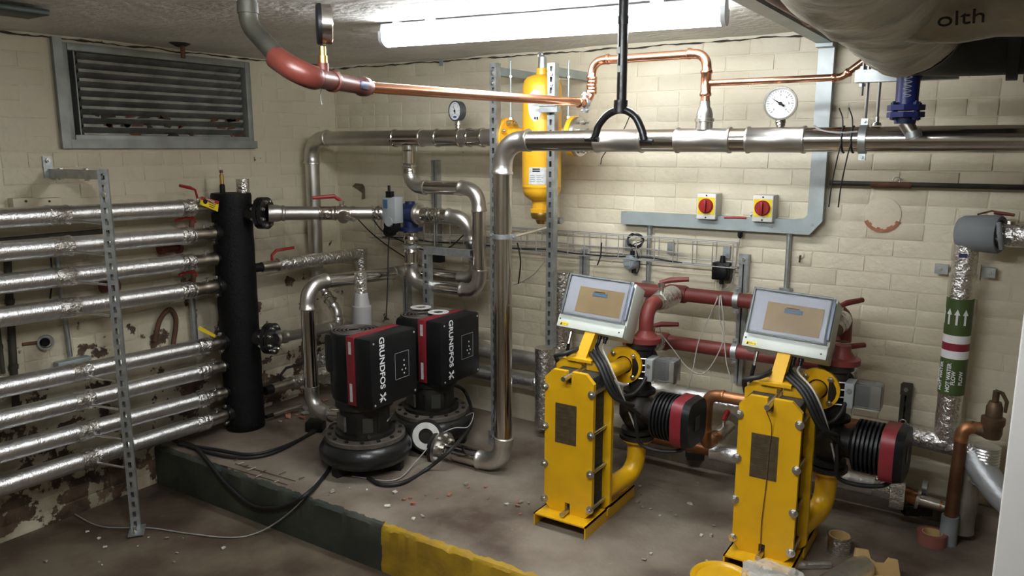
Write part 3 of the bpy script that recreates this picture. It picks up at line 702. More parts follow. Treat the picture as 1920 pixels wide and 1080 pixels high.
# ---- branch from the tee, S-bend, up to the three-way valve
zs1 = ony(830, 352, YR).z; xs2 = ony(898, 450, YR).x; zs2 = ony(830, 538, YR).z; zv = ony(766, 400, YR).z
br_ = thing('steel_pipe', 'stainless S-shaped branch pipe between the rear run and the blue valve', 'pipe', (xt, YR, zs2))
r76 = .038
pipe_parts([(xt, YR, ZR - .04), (xt, YR, zs1), (xs2, YR, zs1), (xs2, YR, zs2), (xt, YR, zs2), (xt, YR, zv - .10)], r76, .085, STEEL, br_, STEEL_D, sock=.04)
sleeve('coupling', (xt, YR, ZR - .11), (0, 0, 1), .10, r76 * .9, STEEL, br_); sleeve('coupling', (xt, YR, ZR - .17), (0, 0, 1), .06, r76, STEEL, br_)
sleeve('coupling', (xt, YR, zv - .13), (0, 0, 1), .05, r76, STEEL, br_); sleeve('coupling', (xt, YR, zv - .20), (0, 0, 1), .06, r76, STEEL, br_)
# ---- blue three-way valve with actuator
VV = V((xt, YR, zv))
dv = (VV - FT); dv.z = 0; dv.normalize()
vt = thing('three_way_valve', 'dark blue three-way valve with grey actuator on the stainless pipes', 'valve', VV)
MB().lathe(VV + V((-.055, 0, 0)), (1, 0, 0), [(0, .055), (.02, .06), (.08, .06), (.11, .055)], 24).build('body', BLUEV, vt)
MB().lathe(VV + V((0, 0, -.10)), (0, 0, 1), [(0, .07), (.02, .07), (.022, .045), (.10, .045)], 24).build('bottom_flange', BLUEV, vt)
MB().lathe(VV + V((.055, 0, 0)), (1, 0, 0), [(0, .062), (.014, .062), (.016, .05), (.03, .05)], 24).build('side_flange', STEEL_D, vt)
MB().lathe(VV + V((0, 0, .04)), (0, 0, 1), [(0, .03), (.03, .028)], 16).build('bonnet', BLUEV, vt)
ac = VV + V((-.05, -.085, -.01))
a_ = MB().box(ac + V((0, -.01, .035)), (.10, .07, .15), bev=.006).build('actuator', GREYPL, vt)
MB().lathe(ac + V((0, .0, -.05)), (0, -1, 0), [(0, .05), (.03, .05), (.04, .044)], 20).build('knob_ring', BLACK, a_)
MB().lathe(ac + V((0, -.03, -.03)), (0, -1, 0), [(0, .03), (.02, .028)], 16).build('dial', GREYPL, a_)
MB().box(ac + V((-.02, -.047, .07)), (.03, .006, .05)).build('label_plate', mat('blue_label', (.05, .12, .22), .5), a_)
MB().box(ac + V((.005, -.035, .125)), (.04, .03, .035), bev=.003).build('terminal_cap', BLACK, a_)
MB().cyl(ac + V((.0, -.035, .135)), ac + V((0, -.035, .175)), .008).build('cable_gland', BLACK, a_)
MB().cyl(ac + V((-.03, -.03, -.09)), ac + V((-.03, .02, -.09)), .03).build('drive_cover', BLACK, a_)
# ---- inlet pipe from the vessel flange
it = thing('steel_pipe', 'stainless inlet pipe from the black vessel top flange to the blue valve', 'pipe', FT)
end = VV - V((.05, 0, 0)); dd = (end - FT); Lp = dd.length; dd.normalize()
MB().sweep([FT, end], .036, 20).build('pipe', STEEL_D, it)
MB().lathe(FT, dd, [(0, .047), (.05, .047), (.07, .040), (.075, .044), (.085, .044), (.09, .039), (.2, .039)], 22).build('reducer', STEEL_D, it)
for f, L_ in ((.42, .10), (.78, .05), (.86, .05), (.93, .04)): sleeve('coupling', FT + dd * Lp * f, dd, L_, .037, STEEL, it)
# ball valve / strainer
bv = thing('ball_valve', 'nickel ball valve with long red lever on the inlet pipe', 'valve', FT + dd * Lp * .52)
c = FT + dd * Lp * .53
MB().lathe(c - dd * .07, dd, [(0, .038), (.02, .04), (.022, .034), (.05, .042), (.09, .042), (.115, .034), (.117, .04), (.14, .04)], 20).build('body', NICKEL, bv)
MB().cyl(c, c + V((0, 0, .065)), .012).build('stem', NICKEL, bv)
MB().hexa(c + V((0, 0, .055)), (0, 0, 1), .017, .014).build('stem_nut', ZINC, bv)
MB().sweep([c + V((0, 0, .068)), c - dd * .02 + V((.0, 0, .08)), c - dd * .04 + V((0, 0, .095)), c - dd * .16 + V((0, 0, .085))], [.008, .010, .012, .010], 8).build('lever', REDH, bv)
s2 = V((.5, -.75, -.25)).normalized(); MB().lathe(c + dd * .02, s2, [(0, .025), (.05, .027), (.052, .034), (.075, .034), (.076, .022)], 18).build('drain_cap', NICKEL, bv)
MB().cyl(c + dd * .02 + s2 * .07 + V((.02, 0, 0)), c + dd * .02 + s2 * .08 + V((.085, .0, -.005)), .012).build('drain_spout', ZINC, bv)
# ---- valve outlet loop to the first pump
YL = -0.17; zl = ony(800, 513, YL).z + .0; xo = ony(881, 460, YR + .05).x
PUMP1 = V((1.165, -1.02, 0)); PUMP2 = V((1.215, -.55, 0))
xp = 0.735; e1 = onx(580, 640, xp)
ot = thing('steel_pipe', 'stainless pipe looping from the blue valve down to the front pump', 'pipe', (xp, e1.y, .2))
e0 = V((PUMP1.x - .1, e1.y, .235)); zl2 = onx(640, 520, xp).z
pipe_parts([VV + V((.08, 0, 0)), V((xo, YR + .03, zv - .005)), V((xo, YL, zl)), V((xp, YL, zl)), V((xp, e1.y, zl2)), V((xp, e1.y, onx(600, 768, xp).z)), e0], .0375, .095, STEEL, ot, STEEL_D, sock=.04)
sleeve('coupling', VV + V((.14, .0, -.0)), (1, 0, 0), .06, .036, STEEL, ot); sleeve('coupling', VV + V((.20, .003, -.0)), (1, 0, 0), .05, .036, STEEL, ot)
# ---- return pipe from lower vessel flange up to the rear riser
rt = thing('steel_pipe', 'stainless return pipe from the lower vessel flange rising to the corner', 'pipe', FB)
c1 = onx(628, 613, xa + .16)
pB = [FB, ony(634, 611, YR - .02), ony(632, 585, YR - .02), ony(608, 548, YR), V((xa, YR, .80))]
pipe_parts(pB, .030, .06, STEEL_D, rt, STEEL_D, sock=.03)
sleeve('coupling', FB + (pB[1] - FB).normalized() * .05, pB[1] - FB, .08, .033, STEEL_D, rt); sleeve('coupling', pB[1].lerp(FB, .15), pB[1] - FB, .05, .031, STEEL_D, rt)
sleeve('coupling', pB[2].lerp(pB[3], .75), pB[3] - pB[2], .05, .032, STEEL, rt)

# ---- front run: big header along the room, down to the rear pump
xe = ony(943, 600, YFp).x; XEND = 4.7
fr_ = thing('steel_pipe', 'large shiny stainless header pipe in front, dropping to the rear pump', 'pipe', (xe, YFp, 0))
zb = max(.050, ony(862, 851, YFp).z); FE = V((ony(826, 840, YFp).x, YFp, zb)); FEd = V((-1, 0, 0))
pipe_parts([(XEND, YFp, ZF), (xe, YFp, ZF), (xe, YFp, zb), FE], R89, .105, STEEL, fr_, STEEL_D, sock=.045)
flange('flange', FE - FEd * .012, FEd, .092, .044, .02, STEEL_D, fr_, 8, .011)
flange('flange', FE + FEd * .012, FEd, .092, .03, .02, BLACKC, fr_, 0, .011)
sleeve('coupling', FE - FEd * .075, FEd, .05, R89 * 1.0, STEEL, fr_)
for (pa, pb_) in ((1118, 1207), (1268, 1372), (1400, 1512)):
    x1 = ony(pa, 262, YFp).x; x2 = ony(pb_, 262, YFp).x; sleeve('tee', ((x1 + x2) / 2, YFp, ZF), (1, 0, 0), x2 - x1, R89, STEEL_D, fr_, 1.045, 1.14)
# ---- pipe ring and rods at the right end
xc = ony(1619, 262, YFp).x
ph = thing('pipe_hanger', 'pipe ring hung on two threaded rods under the black duct', 'pipe hanger', (xc, YFp, ZF))
clamp_ring('ring', (xc, YFp, ZF), (1, 0, 0), R89, GALV, ph, .025)
MB().cyl((xc, YFp, ZF + .05), (xc, YFp, 1.90), .006, seg=8).build('rod', ZINC, ph)
x2 = ony(1646, 200, YFp).x; MB().cyl((x2, YFp, ZF + .055), (x2, YFp, 1.89), .006, seg=8).build('rod', ZINC, ph); MB().lathe((x2, YFp, ZF + .047), (0, 0, 1), [(0, .018), (.01, .014), (.012, .008), (.03, .008)], 12).build('rod_foot', ZINC, ph)
# cable ties
for px_, lab in ((1582, 'left black cable tie round the big stainless header'), (1600, 'right black cable tie round the big stainless header')):
    x = ony(px_, 262, YFp).x; t = thing('cable_tie', lab, 'cable tie', (x, YFp, ZF), group='cable ties on the header')
    MB().ring((x, YFp, ZF), (1, 0, .04), R89 + .002, .003).build('loop', RUBBER, t)
    MB().sweep(smooth_path([(x, YFp - R89 - .002, ZF - .01), (x - .01, YFp - .05, ZF - .08), (x - .022, YFp - .04, ZF - .16), (x - .028, YFp - .03, ZF - .24)]), .0025, 6).build('tail', RUBBER, t)
    MB().sweep(smooth_path([(x, YFp - R89 * .7, ZF + R89 * .7), (x - .006, YFp - .02, ZF + .075), (x - .02, YFp - .02, ZF + .11)]), .0025, 6).build('tail', RUBBER, t)
cable('cable', 'thin grey wire lying along the top of the big header', [ony(1526, 236, YFp - .02), ony(1545, 246, YFp - .03), ony(1580, 249, YFp - .04), ony(1608, 247, YFp - .04)], .004, CABLEG)
cable('cable', 'short black wire poking out behind the big header by the yoke', [ony(1182, 215, -.30), ony(1165, 250, -.30), ony(1132, 290, -.30), ony(1126, 308, -.30)], .0025, RUBBER)
# ---- gauges
def gauge(label, c, R, base, depth=.04, ndir=None, blue=False, needle=35):
    n = V(ndir if ndir else (-.05, -1, 0)).normalized(); c = V(c); base = V(base); t = thing('pressure_gauge', label, 'gauge', base, group='pressure gauges')
    u = V((0, 0, 1)).cross(n).normalized(); v = V((0, 0, 1)); v = (v - n * v.dot(n)).normalized()
    MB().lathe(c - n * depth, n, [(0, R * .9), (.004, R), (depth - .006, R), (depth - .002, R * 1.06), (depth + .003, R * 1.04), (depth + .003, R * .93), (depth - .001, R * .92)], 36).build('case', STEEL if not blue else mat('gauge_case', (.12, .13, .14), .35, .6), t)
    f = MB().lathe(c, n, [(-.002, R * .92), (.0, R * .92)], 32).build('dial', WHITEP, t)
    m = MB()
    for k in range(25):
        a = math.radians(-135 + 270 * k / 24); d = u * math.sin(a) + v * math.cos(a); L_ = .16 if k % 4 == 0 else .09
        m.box(c + n * .0008 + d * R * (.82 - L_ / 2), (R * .025, R * L_, .0006), Matrix((n.cross(d), d, n)).transposed())
    m.build('scale_marks', BLACK, f)
    for k in range(0, 7):
        a = math.radians(-135 + 45 * k); d = u * math.sin(a) + v * math.cos(a); text_part('numeral', str(k), c + n * .001 + d * R * .52, u, v, R * .17, BLACK, f, thick=.0003)
    a = math.radians(needle); d = u * math.sin(a) + v * math.cos(a); s_ = n.cross(d)
    m = MB().add([c + n * .003 - d * R * .3 + s_ * R * .07, c + n * .003 - d * R * .3 - s_ * R * .07, c + n * .003 + d * R * .72, c + n * .005], [(0, 1, 3), (1, 2, 3), (2, 0, 3), (0, 2, 1)]); m.build('needle', BLACK, t)
    MB().lathe(c + n * .002, n, [(0, R * .12), (.004, R * .1)], 12).build('needle_hub', BLACK, t)
    if blue: MB().box(c + n * .001 - v * R * .62, (R * .5, R * .18, .0008), Matrix((u, v, n)).transposed()).build('maker_plate', mat('gauge_blue', (.02, .08, .35), .5), f)
    else:
        g = mat('gauge_glass', (1, 1, 1), .03, 0, trans=1); 
    st = c - n * depth * .6 - V((0, 0, R * .96)); L_ = (st - base).length
    MB().lathe(base, st - base, [(0, .011), (L_ * .2, .011), (L_ * .21, .016), (L_ * .4, .016), (L_ * .41, .011), (L_ * .5, .011), (L_ * .51, .019), (L_ * .8, .019), (L_ * .81, .009), (L_, .009)], 12).build('stem', NICKEL, t)
    return t
gauge('round white dial gauge on the big header pipe at right', ony(1463, 194, YFp - .01), .058, (ony(1464, 240, YFp).x, YFp, ZF + R89), ndir=(.10, -1, -.05), needle=-57)
gauge('small blue-marked dial gauge on the rear pipe left of the separator', ony(853, 208, YR - .02), .052, (ony(859, 245, YR).x, YR, ZR + R89 * .9), ndir=(-.25, -1, 0), blue=True, needle=-18)

# ---- yellow dirt separator
SC = V((xv, YR, 0)); z_b = ony(1005, 372, YR).z; z_t = ony(1020, 140, YR).z; SR = .1
sv = thing('dirt_separator', 'yellow upright air and dirt separator vessel between slotted struts', 'vessel', (xv, YR, z_b))
H = z_t - z_b
MB().lathe((xv, YR, z_b), (0, 0, 1), [(-.01, .055), (.005, .075), (.02, .090), (.045, .099), (.06, SR), (.061, SR * 1.012), (.069, SR * 1.012), (.07, SR), (H - .06, SR), (H - .03, .092), (H - .012, .075), (H - .002, .05), (H, .03)], 36).build('shell', YELVES, sv, 50)
MB().lathe((xv, YR, z_b), (0, 0, -1), [(0, .05), (.05, .048), (.051, .058), (.07, .058), (.071, .05)], 24).build('bottom_neck', YELVES, sv)
MB().lathe((xv, YR, z_b - .07), (0, 0, -1), [(0, .054), (.012, .056), (.03, .05), (.04, .03), (.06, .022)], 20).build('drain_valve', BRASS, sv)
MB().sweep([(xv + .01, YR, z_b - .10), (xv + .10, YR - .02, z_b - .105)], .014, 14).build('drain_spout', NICKEL, sv); MB().sweep([(xv + .10, YR - .02, z_b - .105), (xv + .135, YR - .025, z_b - .105)], .018, 12).build('drain_cap', GALV, sv)
MB().lathe((xv, YR, z_t), (0, 0, 1), [(-.01, .032), (.03, .031), (.032, .024)], 18).build('top_neck', YELVES, sv)
MB().lathe((xv, YR, z_t + .03), (0, 0, 1), [(0, .022), (.055, .020), (.06, .014), (.065, .008)], 16).build('air_vent', GALV, sv)
MB().sweep(smooth_path([(xv, YR, z_t + .09), (xv - .004, YR, z_t + .105), (xv - .022, YR, z_t + .10), (xv - .024, YR, z_t + .088)], 4), .007, 8).build('vent_elbow', GALV, sv)
nz_ = [(-1, FLX), (1, ony(1082, 258, YR).x)]
for sgn, fx in nz_:
    MB().sweep([(xv + sgn * .08, YR, ZR), (fx, YR, ZR)], .045, 22).build('nozzle', YELVES, sv)
    flange('flange', (fx - sgn * .012, YR, ZR), (sgn, 0, 0), .100, .044, .024, YELVES, sv, 8, .013)
    flange('mating_flange', (fx + sgn * .012, YR, ZR), (sgn, 0, 0), .096, .03, .020, STEEL_D, sv, 8, .013, stud=.02)
MB().sweep([(xv + .09, YR - .02, ZR + .16), (xv + .125, YR - .02, ZR + .16)], [.012, .009], 10).build('test_plug', NICKEL, sv)
# labels wrap the shell
def wrap(zc, h, a0, a1, mt, name, shape='rect', extra=.0015, R_=SR, base=(xv, YR), par=None, n=14, m_=8):
    mb = MB(); vs = []; fs = []
    for j in range(m_ + 1):
        v = -1 + 2 * j / m_
        w_ = 1.0
        if shape == 'oval': w_ = math.sqrt(max(0.0, 1 - abs(v) ** 2.6)) * (1.0 if v > 0 else 1 - .35 * v * v)
        for i in range(n + 1):
            a = math.radians((a0 + a1) / 2 + (a1 - a0) / 2 * w_ * (-1 + 2 * i / n))
            vs.append((base[0] + (R_ + extra) * math.sin(a), base[1] - (R_ + extra) * math.cos(a), zc + h / 2 * v))
    for j in range(m_):
        for i in range(n): fs.append((j * (n + 1) + i, j * (n + 1) + i + 1, (j + 1) * (n + 1) + i + 1, (j + 1) * (n + 1) + i))
    return mb.add(vs, fs).build(name, mt, par)
zl_ = ony(1003, 198, YR - .1).z
wrap(zl_, .16, -12, 32, mat('badge_grey', (.58, .6, .62), .4), 'oval_badge', 'oval', par=sv)
wrap(zl_ + .018, .012, -10, 30, mat('badge_bar', (.12, .13, .16), .4), 'badge_bar', extra=.0025, par=sv)
MB().box((xv + .02, YR - .101, zl_ - .06), (.006, .004, .012)).build('badge_mark', BLACK, sv); MB().box((xv + .032, YR - .0995, zl_ - .06), (.006, .004, .012)).build('badge_mark', BLACK, sv)
zl2_ = ony(1000, 330, YR - .1).z
lbp = wrap(zl2_, .085, -8, 44, GREYLB, 'data_label', par=sv)
for k in range(6):
    if k < 2: wrap(zl2_ + .034 - k * .010, .006, 4, 26, BLACK, 'label_line', extra=.0022, par=lbp)
    else: wrap(zl2_ + .022 - k * .010, .003, -4, 12, mat('label_ink', (.2, .2, .2), .6), 'label_line', extra=.0022, par=lbp); wrap(zl2_ + .022 - k * .010, .003, 16, 30 + (k % 2) * 6, MATS['label_ink'], 'label_line', extra=.0022, par=lbp)

# ---- two slotted struts with arms
def tall_strut(label, px_, zbot, arm_px, grp='slotted struts by the separator'):
    yb = -.42; b = ony(px_, 400, yb); zt = ony(px_, 118, yb).z
    t = thing('strut_support', label, 'bracket', (b.x, yb, zbot), group=grp)
    channel((b.x, yb, zbot), (b.x, yb, zt), (0, -1, 0), GALV, 'upright', t)
    channel((b.x, yb + .03, zt - .035), (b.x, .0, zt - .035), (1, 0, 0), GALV_P, 'arm', t, slots=False)
    for dz in (.05, .10):
        m2 = MB(); bolt(m2, (b.x, yb, zt - dz), (0, -1, 0), .012, .008, .006); m2.build('bolt', ZINC, t)
    rx = b.x + .03; m2 = MB().cyl((rx, -.30, zt + .02), (rx, -.30, ZR + .09), .0045, seg=8); m2.build('threaded_rod', GALV_P, t)
    m2 = MB(); bolt(m2, (rx, -.30, zt - .055), (0, 0, -1), .011, .008); bolt(m2, (rx, -.30, ZR + .10), (0, 0, -1), .013, .012); m2.build('rod_nut', ZINC, t)
    return t, b.x, zt
s1, sx1, _ = tall_strut('left slotted galvanised strut upright between wall pipe and separator', 925, 0.0, 0)
s2_, sx2, szt2 = tall_strut('right slotted galvanised strut upright in front of the yellow separator', 1031, ony(1027, 652, -.42).z, 0)
MB().box((sx1, -.44, .04), (.05, .004, .08)).build('foot_bracket', GALV, s1); m2 = MB(); bolt(m2, (sx1, -.443, .05), (0, -1, 0), .012, .008); m2.build('bolt', ZINC, s1)
zc = ony(944, 443, YFp).z
pc = thing('pipe_clamp', 'steel ring clamp on the vertical front pipe held by a rod', 'pipe clamp', (xe, YFp, zc)); clamp_ring('ring', (xe, YFp, zc), (0, 0, 1), R89, GALV, pc, .02, (1, 0, 0))
MB().sweep([(xe + .06, YFp, zc), (sx2, -.46, zc + .02)], .006, 8).build('rod', ZINC, pc)
# clamp plate on strut 2
mb = MB(); mb.box((sx2, -.43, ony(1031, 205, -.42).z), (.10, .035, .03)); mb.box((sx2 - .02, -.45, ony(1031, 205, -.42).z + .02), (.13, .012, .01)); mb.build('clamp_plate', GALV, s2_)
for k, z in enumerate((.50, .9)):
    pass
# ================================================================ the two black circulation pumps
def make_pump(label, loc):
    t = thing('circulation_pump', label, 'pump', loc, local=True, group='black circulation pumps')
    MB().lathe((0, 0, 0), (0, 0, 1), [(.035, .10), (.04, .17), (.06, .212), (.09, .232), (.12, .232), (.15, .215), (.165, .195)], 40).build('volute', BLACKCG, t, 60)
    fl = MB().lathe((0, 0, 0), (0, 0, 1), [(.163, .190), (.165, .200), (.185, .200), (.188, .196)], 40).build('cover_flange', DUSTTOP, t)
    for k in range(14):
        a = 2 * math.pi * k / 14; m2 = MB(); bolt(m2, (.178 * math.cos(a), .178 * math.sin(a), .188), (0, 0, 1), .010, .009); m2.build('bolt', BLACKC, fl)
    MB().lathe((0, 0, 0), (0, 0, 1), [(.186, .150), (.205, .150), (.208, .142)], 36).build('step_ring', BLACKC, t)
    st = MB().lathe((0, 0, 0), (0, 0, 1), [(.206, .125), (.345, .125)], 36).build('motor_stool', BLACKC, t)
    for a, w_, mt in ((-115, .10, mat('stool_window', (.16, .15, .13), .5, .4, .1, 60, .3, 30)), (-40, .05, mat('stool_plate', (.06, .06, .05), .5, .3)), (-70, .012, BLACKCG), (-15, .012, BLACKCG)):
        r = math.radians(a); M = Matrix.Rotation(r, 3, 'Z'); MB().box(V((math.cos(r), math.sin(r), 0)) * .1225 + V((0, 0, .258)), (.012, w_, .075), M).build('window_plate', mt, st)
    MB().lathe((0, 0, 0), (0, 0, 1), [(.33, .135), (.335, .145), (.366, .145), (.372, .138)], 36).build('motor_collar', BLACKC, t)
    mt_ = MB().lathe((-.045, 0, 0), (0, 0, 1), [(.37, .125), (.40, .13), (.69, .13), (.705, .124)], 40).build('motor', BLACK, t)
    # upper cowl squared off
    MB().box((-.06, 0, .60), (.18, .25, .21), bev=.03).build('cowl', BLACK, t)
    g = MB()
    for r in (.03, .05, .07, .09, .108): g.ring((-.055, 0, .706), (0, 0, 1), r, .0035, 28, 6)
    g.build('fan_grille', DUSTTOP, mt_)
    rb = MB().box((.075, 0, .55), (.055, .325, .34), bev=.006).build('red_band', REDPL, t)
    for dz, h in ((.13, .06), (-.09, .09)): MB().box((.075, -.1633, .535 + dz), (.016, .002, h)).build('rating_label', GREYLB, rb)
    cv = MB().box((.157, 0, .55), (.11, .33, .342), bev=.012).build('control_cover', BLACK, t)
    text_part('brand_lettering', 'GRUNDFOS', (.2130, -.092, .597), (0, 0, -1), (0, 1, 0), .0475, WHITEP, cv, bold=.0007)
    m = MB()
    for (a, b, w_) in (((-.110, .448), (-.074, .408), .007), ((-.074, .448), (-.092, .428), .007), ((-.110, .408), (-.092, .428), .007), ((-.116, .421), (-.070, .438), .004)):
        a = V((.2135, a[0], a[1])); b = V((.2135, b[0], b[1])); d = (b - a); L_ = d.length; d.normalize(); m.box((a + b) / 2, (.0012, w_, L_), Matrix((V((1, 0, 0)), d.cross(V((1, 0, 0))) * 1, d)).transposed())
    m.build('brand_emblem', WHITEP, cv)
    m = MB()
    for (y, z, sy, sz) in ((.05, .62, .10, .001), (.05, .49, .10, .001), (.0, .555, .001, .13), (.10, .555, .001, .13)): m.box((.2132, y, z), (.0008, sy + .001, sz + .001))
    m.build('keypad_outline', GREYPL, cv)
    for (y, z) in ((.065, .575), (.065, .55), (.05, .53), (.075, .53), (.065, .51)): MB().lathe((.2125, y, z), (1, 0, 0), [(0, .005), (.0015, .004)], 10).build('button', GREYLB, cv)
    for (y, z) in ((-.145, .70), (.145, .70), (-.145, .40), (.145, .40)): MB().lathe((.2115, y, z), (1, 0, 0), [(0, .006), (.002, .005)], 8).build('screw', GREYPL, cv)
    for a in (-100, 20, 140):
        r = math.radians(a); c = V((math.cos(r), math.sin(r), 0)) * .15; MB().box(c + V((0, 0, .035)), (.09, .05, .075), Matrix.Rotation(r, 3, 'Z'), bev=.006).build('foot', BLACKC, t)
    return t
p1 = make_pump('front black pump with red stripe and white lettering on the plinth', PUMP1)
p2 = make_pump('rear black pump with white gasket rings lying on its top', PUMP2)
def add_part(root, mb, name, mt): return mb.build(name, mt, root)
add_part(p1, MB().lathe((-.23, .0, .14), (1, 0, 0), [(0, .045), (.1, .06)], 20), 'suction_nozzle', BLACKC)
add_part(p2, MB().sweep([(.02, -.15, .09), (FE.x - PUMP2.x - .01, FE.y - PUMP2.y, FE.z)], [.08, .05], 20), 'discharge_nozzle', BLACKC)
nzp = V((.13, -.20, .115)); nzd = V((.45, -.85, .18)).normalized()
add_part(p2, MB().sweep([nzp - nzd * .15, nzp + nzd * .02], [.07, .055], 20), 'suction_nozzle', BLACKC)
add_part(p2, MB().washer(nzp + nzd * .015, nzd, .085, .04, .022), 'suction_flange', BLACKC)
# gaskets
def gasket(label, c, n, ro=.062, ri=.034):
    o = MB().washer(c, n, ro, ri, .003, 32).build('gasket_ring', GASKET); return tag(o, label, 'gasket', 'white gasket rings')
gasket('white gasket ring leaning against the rear pump nozzle', PUMP2 + nzp + nzd * .032, nzd, .072, .040)
zt = .7235
gasket('left white gasket ring lying flat on top of the rear pump', onz(789, 576, zt), (0, 0, 1), .058, .028)
gasket('right white gasket ring lying flat on top of the rear pump', onz(822, 585, zt), (0, 0, 1), .058, .028)
for k, (x_, y_) in enumerate(((858, 577), (872, 572))):
    pass
# ---- cables on and around the pumps
GP = 'black cables by the pumps'
cable('cable', 'thick black cable sagging from the front pump over the plinth edge', [PUMP1 + V((.12, -.10, .21)), onz(650, 825, .10), onz(610, 890, .012), ony(573, 928, PL_Y - .012), ony(530, 950, PL_Y - .016), ony(475, 948, PL_Y - .016), ony(425, 908, PL_Y - .012), onz(388, 862, .015), onz(365, 838, .015), onz(340, 828, .012)], .010, RUBBER, GP)
cable('cable', 'black cable looping off the rear pump to the plinth in front', [PUMP2 + V((.10, .02, .34)), onz(872, 735, .2), onz(885, 790, .12), onz(850, 838, .12), onz(800, 880, .012), onz(755, 905, .012), onz(715, 908, .012), onz(690, 895, .012)], .010, RUBBER, GP)
cable('cable', 'black cable across the plinth between vessel and front pump', [onz(335, 832, .02), onz(400, 842, .012), onz(470, 852, .012), onz(530, 838, .012), onz(585, 812, .012), onz(600, 800, .02)], .009, RUBBER, GP)
cable('cable', 'second black cable across the plinth nearest the vessel', [onz(325, 826, .02), onz(390, 848, .012), onz(450, 858, .012), onz(510, 850, .012), onz(570, 820, .012), onz(595, 800, .02)], .009, RUBBER, GP)
cable('cable', 'thin pale grey wire from the front pump across plinth and floor', [PUMP1 + V((.17, -.02, .28)), onz(735, 775, .2), onz(700, 800, .2), onz(655, 830, .08), onz(620, 870, .008), onz(584, 916, .008), ony(562, 943, PL_Y - .014), ony(525, 975, PL_Y - .02), onz(480, 1000, FLOOR + .008), onz(430, 1008, FLOOR + .006), onz(350, 1000, FLOOR + .006), onz(280, 990, FLOOR + .006), onz(195, 988, FLOOR + .006), onz(150, 970, FLOOR + .008), onz(110, 943, FLOOR + .008), onx(75, 922, .02)], .0035, CABLEG)
cable('cable', 'thin pale wire draped across the rear pump nozzle', [PUMP2 + V((.20, .05, .16)), onz(888, 775, .2), onz(878, 800, .16), onz(850, 803, .16), onz(820, 820, .12), onz(780, 865, .03), onz(740, 900, .006), onz(660, 893, .006)], .003, CABLEG)
o = MB().box(onz(592, 797, .03), (.10, .09, .06), Matrix.Rotation(.5, 3, 'Z'), bev=.008).build('connector_box', BLACK); tag(o, 'small black connector box on the plinth left of the front pump', 'junction box')
# ---- gasket scraps & rubble on the plinth
RB = [mat('rubble_brick', (.34, .14, .09), .9), mat('rubble_grey', (.30, .27, .23), .9), mat('rubble_white', (.55, .53, .49), .9)]
rr = random.Random(11)
def chip(label, px_, py_, z, s, mt, grp):
    mb = MB().box((0, 0, 0), (s, s * rr.uniform(.5, .8), s * rr.uniform(.25, .4)), Matrix.Rotation(rr.uniform(0, 3), 3, 'Z'))
    for q in mb.v: q += V((rr.uniform(-.2, .2), rr.uniform(-.2, .2), rr.uniform(-.08, .08))) * s
    p = onz(px_, py_, z); lo = min(q.z for q in mb.v); mb.v = [q + p - V((0, 0, lo)) for q in mb.v]
    o = mb.build('rubble_chip', mt); tag(o, label, 'rubble', grp)
for k in range(46):
    x_ = rr.uniform(500, 1000); y_ = rr.uniform(905, 985)
    p = onz(x_, y_, 0)
    if p.y < PL_Y + .06 or (p - PUMP1).length < .26: continue
    chip('small brick chip scattered on the plinth before the pumps', x_, y_, .002, rr.uniform(.008, .024), RB[rr.choice((0, 0, 1, 2))], 'chips before the pumps')
for k in range(26):
    x_ = rr.uniform(500, 640); y_ = rr.uniform(735, 800)
    chip('small brick chip on the plinth behind the front pump', x_, y_, .002, rr.uniform(.012, .04), RB[rr.choice((0, 1, 1))], 'chips behind the front pump')
for k in range(16):
    x_ = rr.uniform(1190, 1340); y_ = rr.uniform(880, 1060)
    chip('small chip on the plinth between the two yellow heat exchangers', x_, y_, .002, rr.uniform(.008, .02), RB[rr.choice((1, 1, 2))], 'chips between the heat exchangers')
for k in range(14):
    x_ = rr.uniform(30, 420); y_ = rr.uniform(985, 1060)
    chip('small pale chip on the low floor by the strut frame', x_, y_, FLOOR + .004, rr.uniform(.006, .016), RB[rr.choice((1, 2))], 'chips on the low floor')
# rusty reinforcement mesh in the broken plinth edge
m = MB(); c0 = onz(420, 868, .008); c1 = onz(545, 905, .008)
rm = thing('reinforcing_mesh', 'rusty wire mesh exposed at the broken plinth edge', 'wire mesh', c0)
ux = (c1 - c0); 
rw = random.Random(2)
for k in range(9): a = c0 + ux * (k / 8) + V((rw.uniform(-.02, .02), rw.uniform(-.04, .05), 0)); MB().cyl(a, a + V((rw.uniform(.0, .02), rw.uniform(.02, .045), .004)), .0022, seg=6).build('wire', CABLEW if k % 2 else RUST, rm)
for k in range(2): MB().cyl(c0 + V((.05 * k, -.02 + k * .05, -.003)), c1 + V((0, -.02 + k * .05, -.003)), .002, seg=6).build('wire', RUST, rm)
# ---- foil pipes around the corner and behind the pumps
ct = thing('foil_pipe', 'foil-lagged stub pipe from the vessel to the corner with red lever valve', 'pipe', VC + V((0, 0, .9)))
z9 = onx(488, 499, PX).z
a = V((PX + .03, VC.y + .10, z9)); kx = onz(676, 474, z9 + .01); kx = ony(676, 476, -.13)
b = kx; d = (b - a).normalized()
MB().sweep([a - d * .02, a + d * .06], .026, 16).build('stub', BLACKF, ct); MB().sweep([a + d * .05, a + d * .22], [.03, .036], 16).build('valve_body', NICKEL, ct)
n = 22; MB().sweep([a.lerp(b, .2 + .8 * k / n) for k in range(n + 1)], [.04 * (1 + rr.uniform(-.03, .03)) for k in range(n + 1)], 20).build('lagging', FOIL_C, ct, 60)
MB().sweep([b + V((0, 0, .035)), b - V((0, 0, .10)), b - V((0, 0, .35))], [.045, .038, .036], 18).build('drop_lagging', FOIL_C, ct, 60)
MB().sweep([b - V((0, 0, .33)), b - V((0, 0, .9))], .034, 18).build('drop_pipe', FOIL, ct, 60)
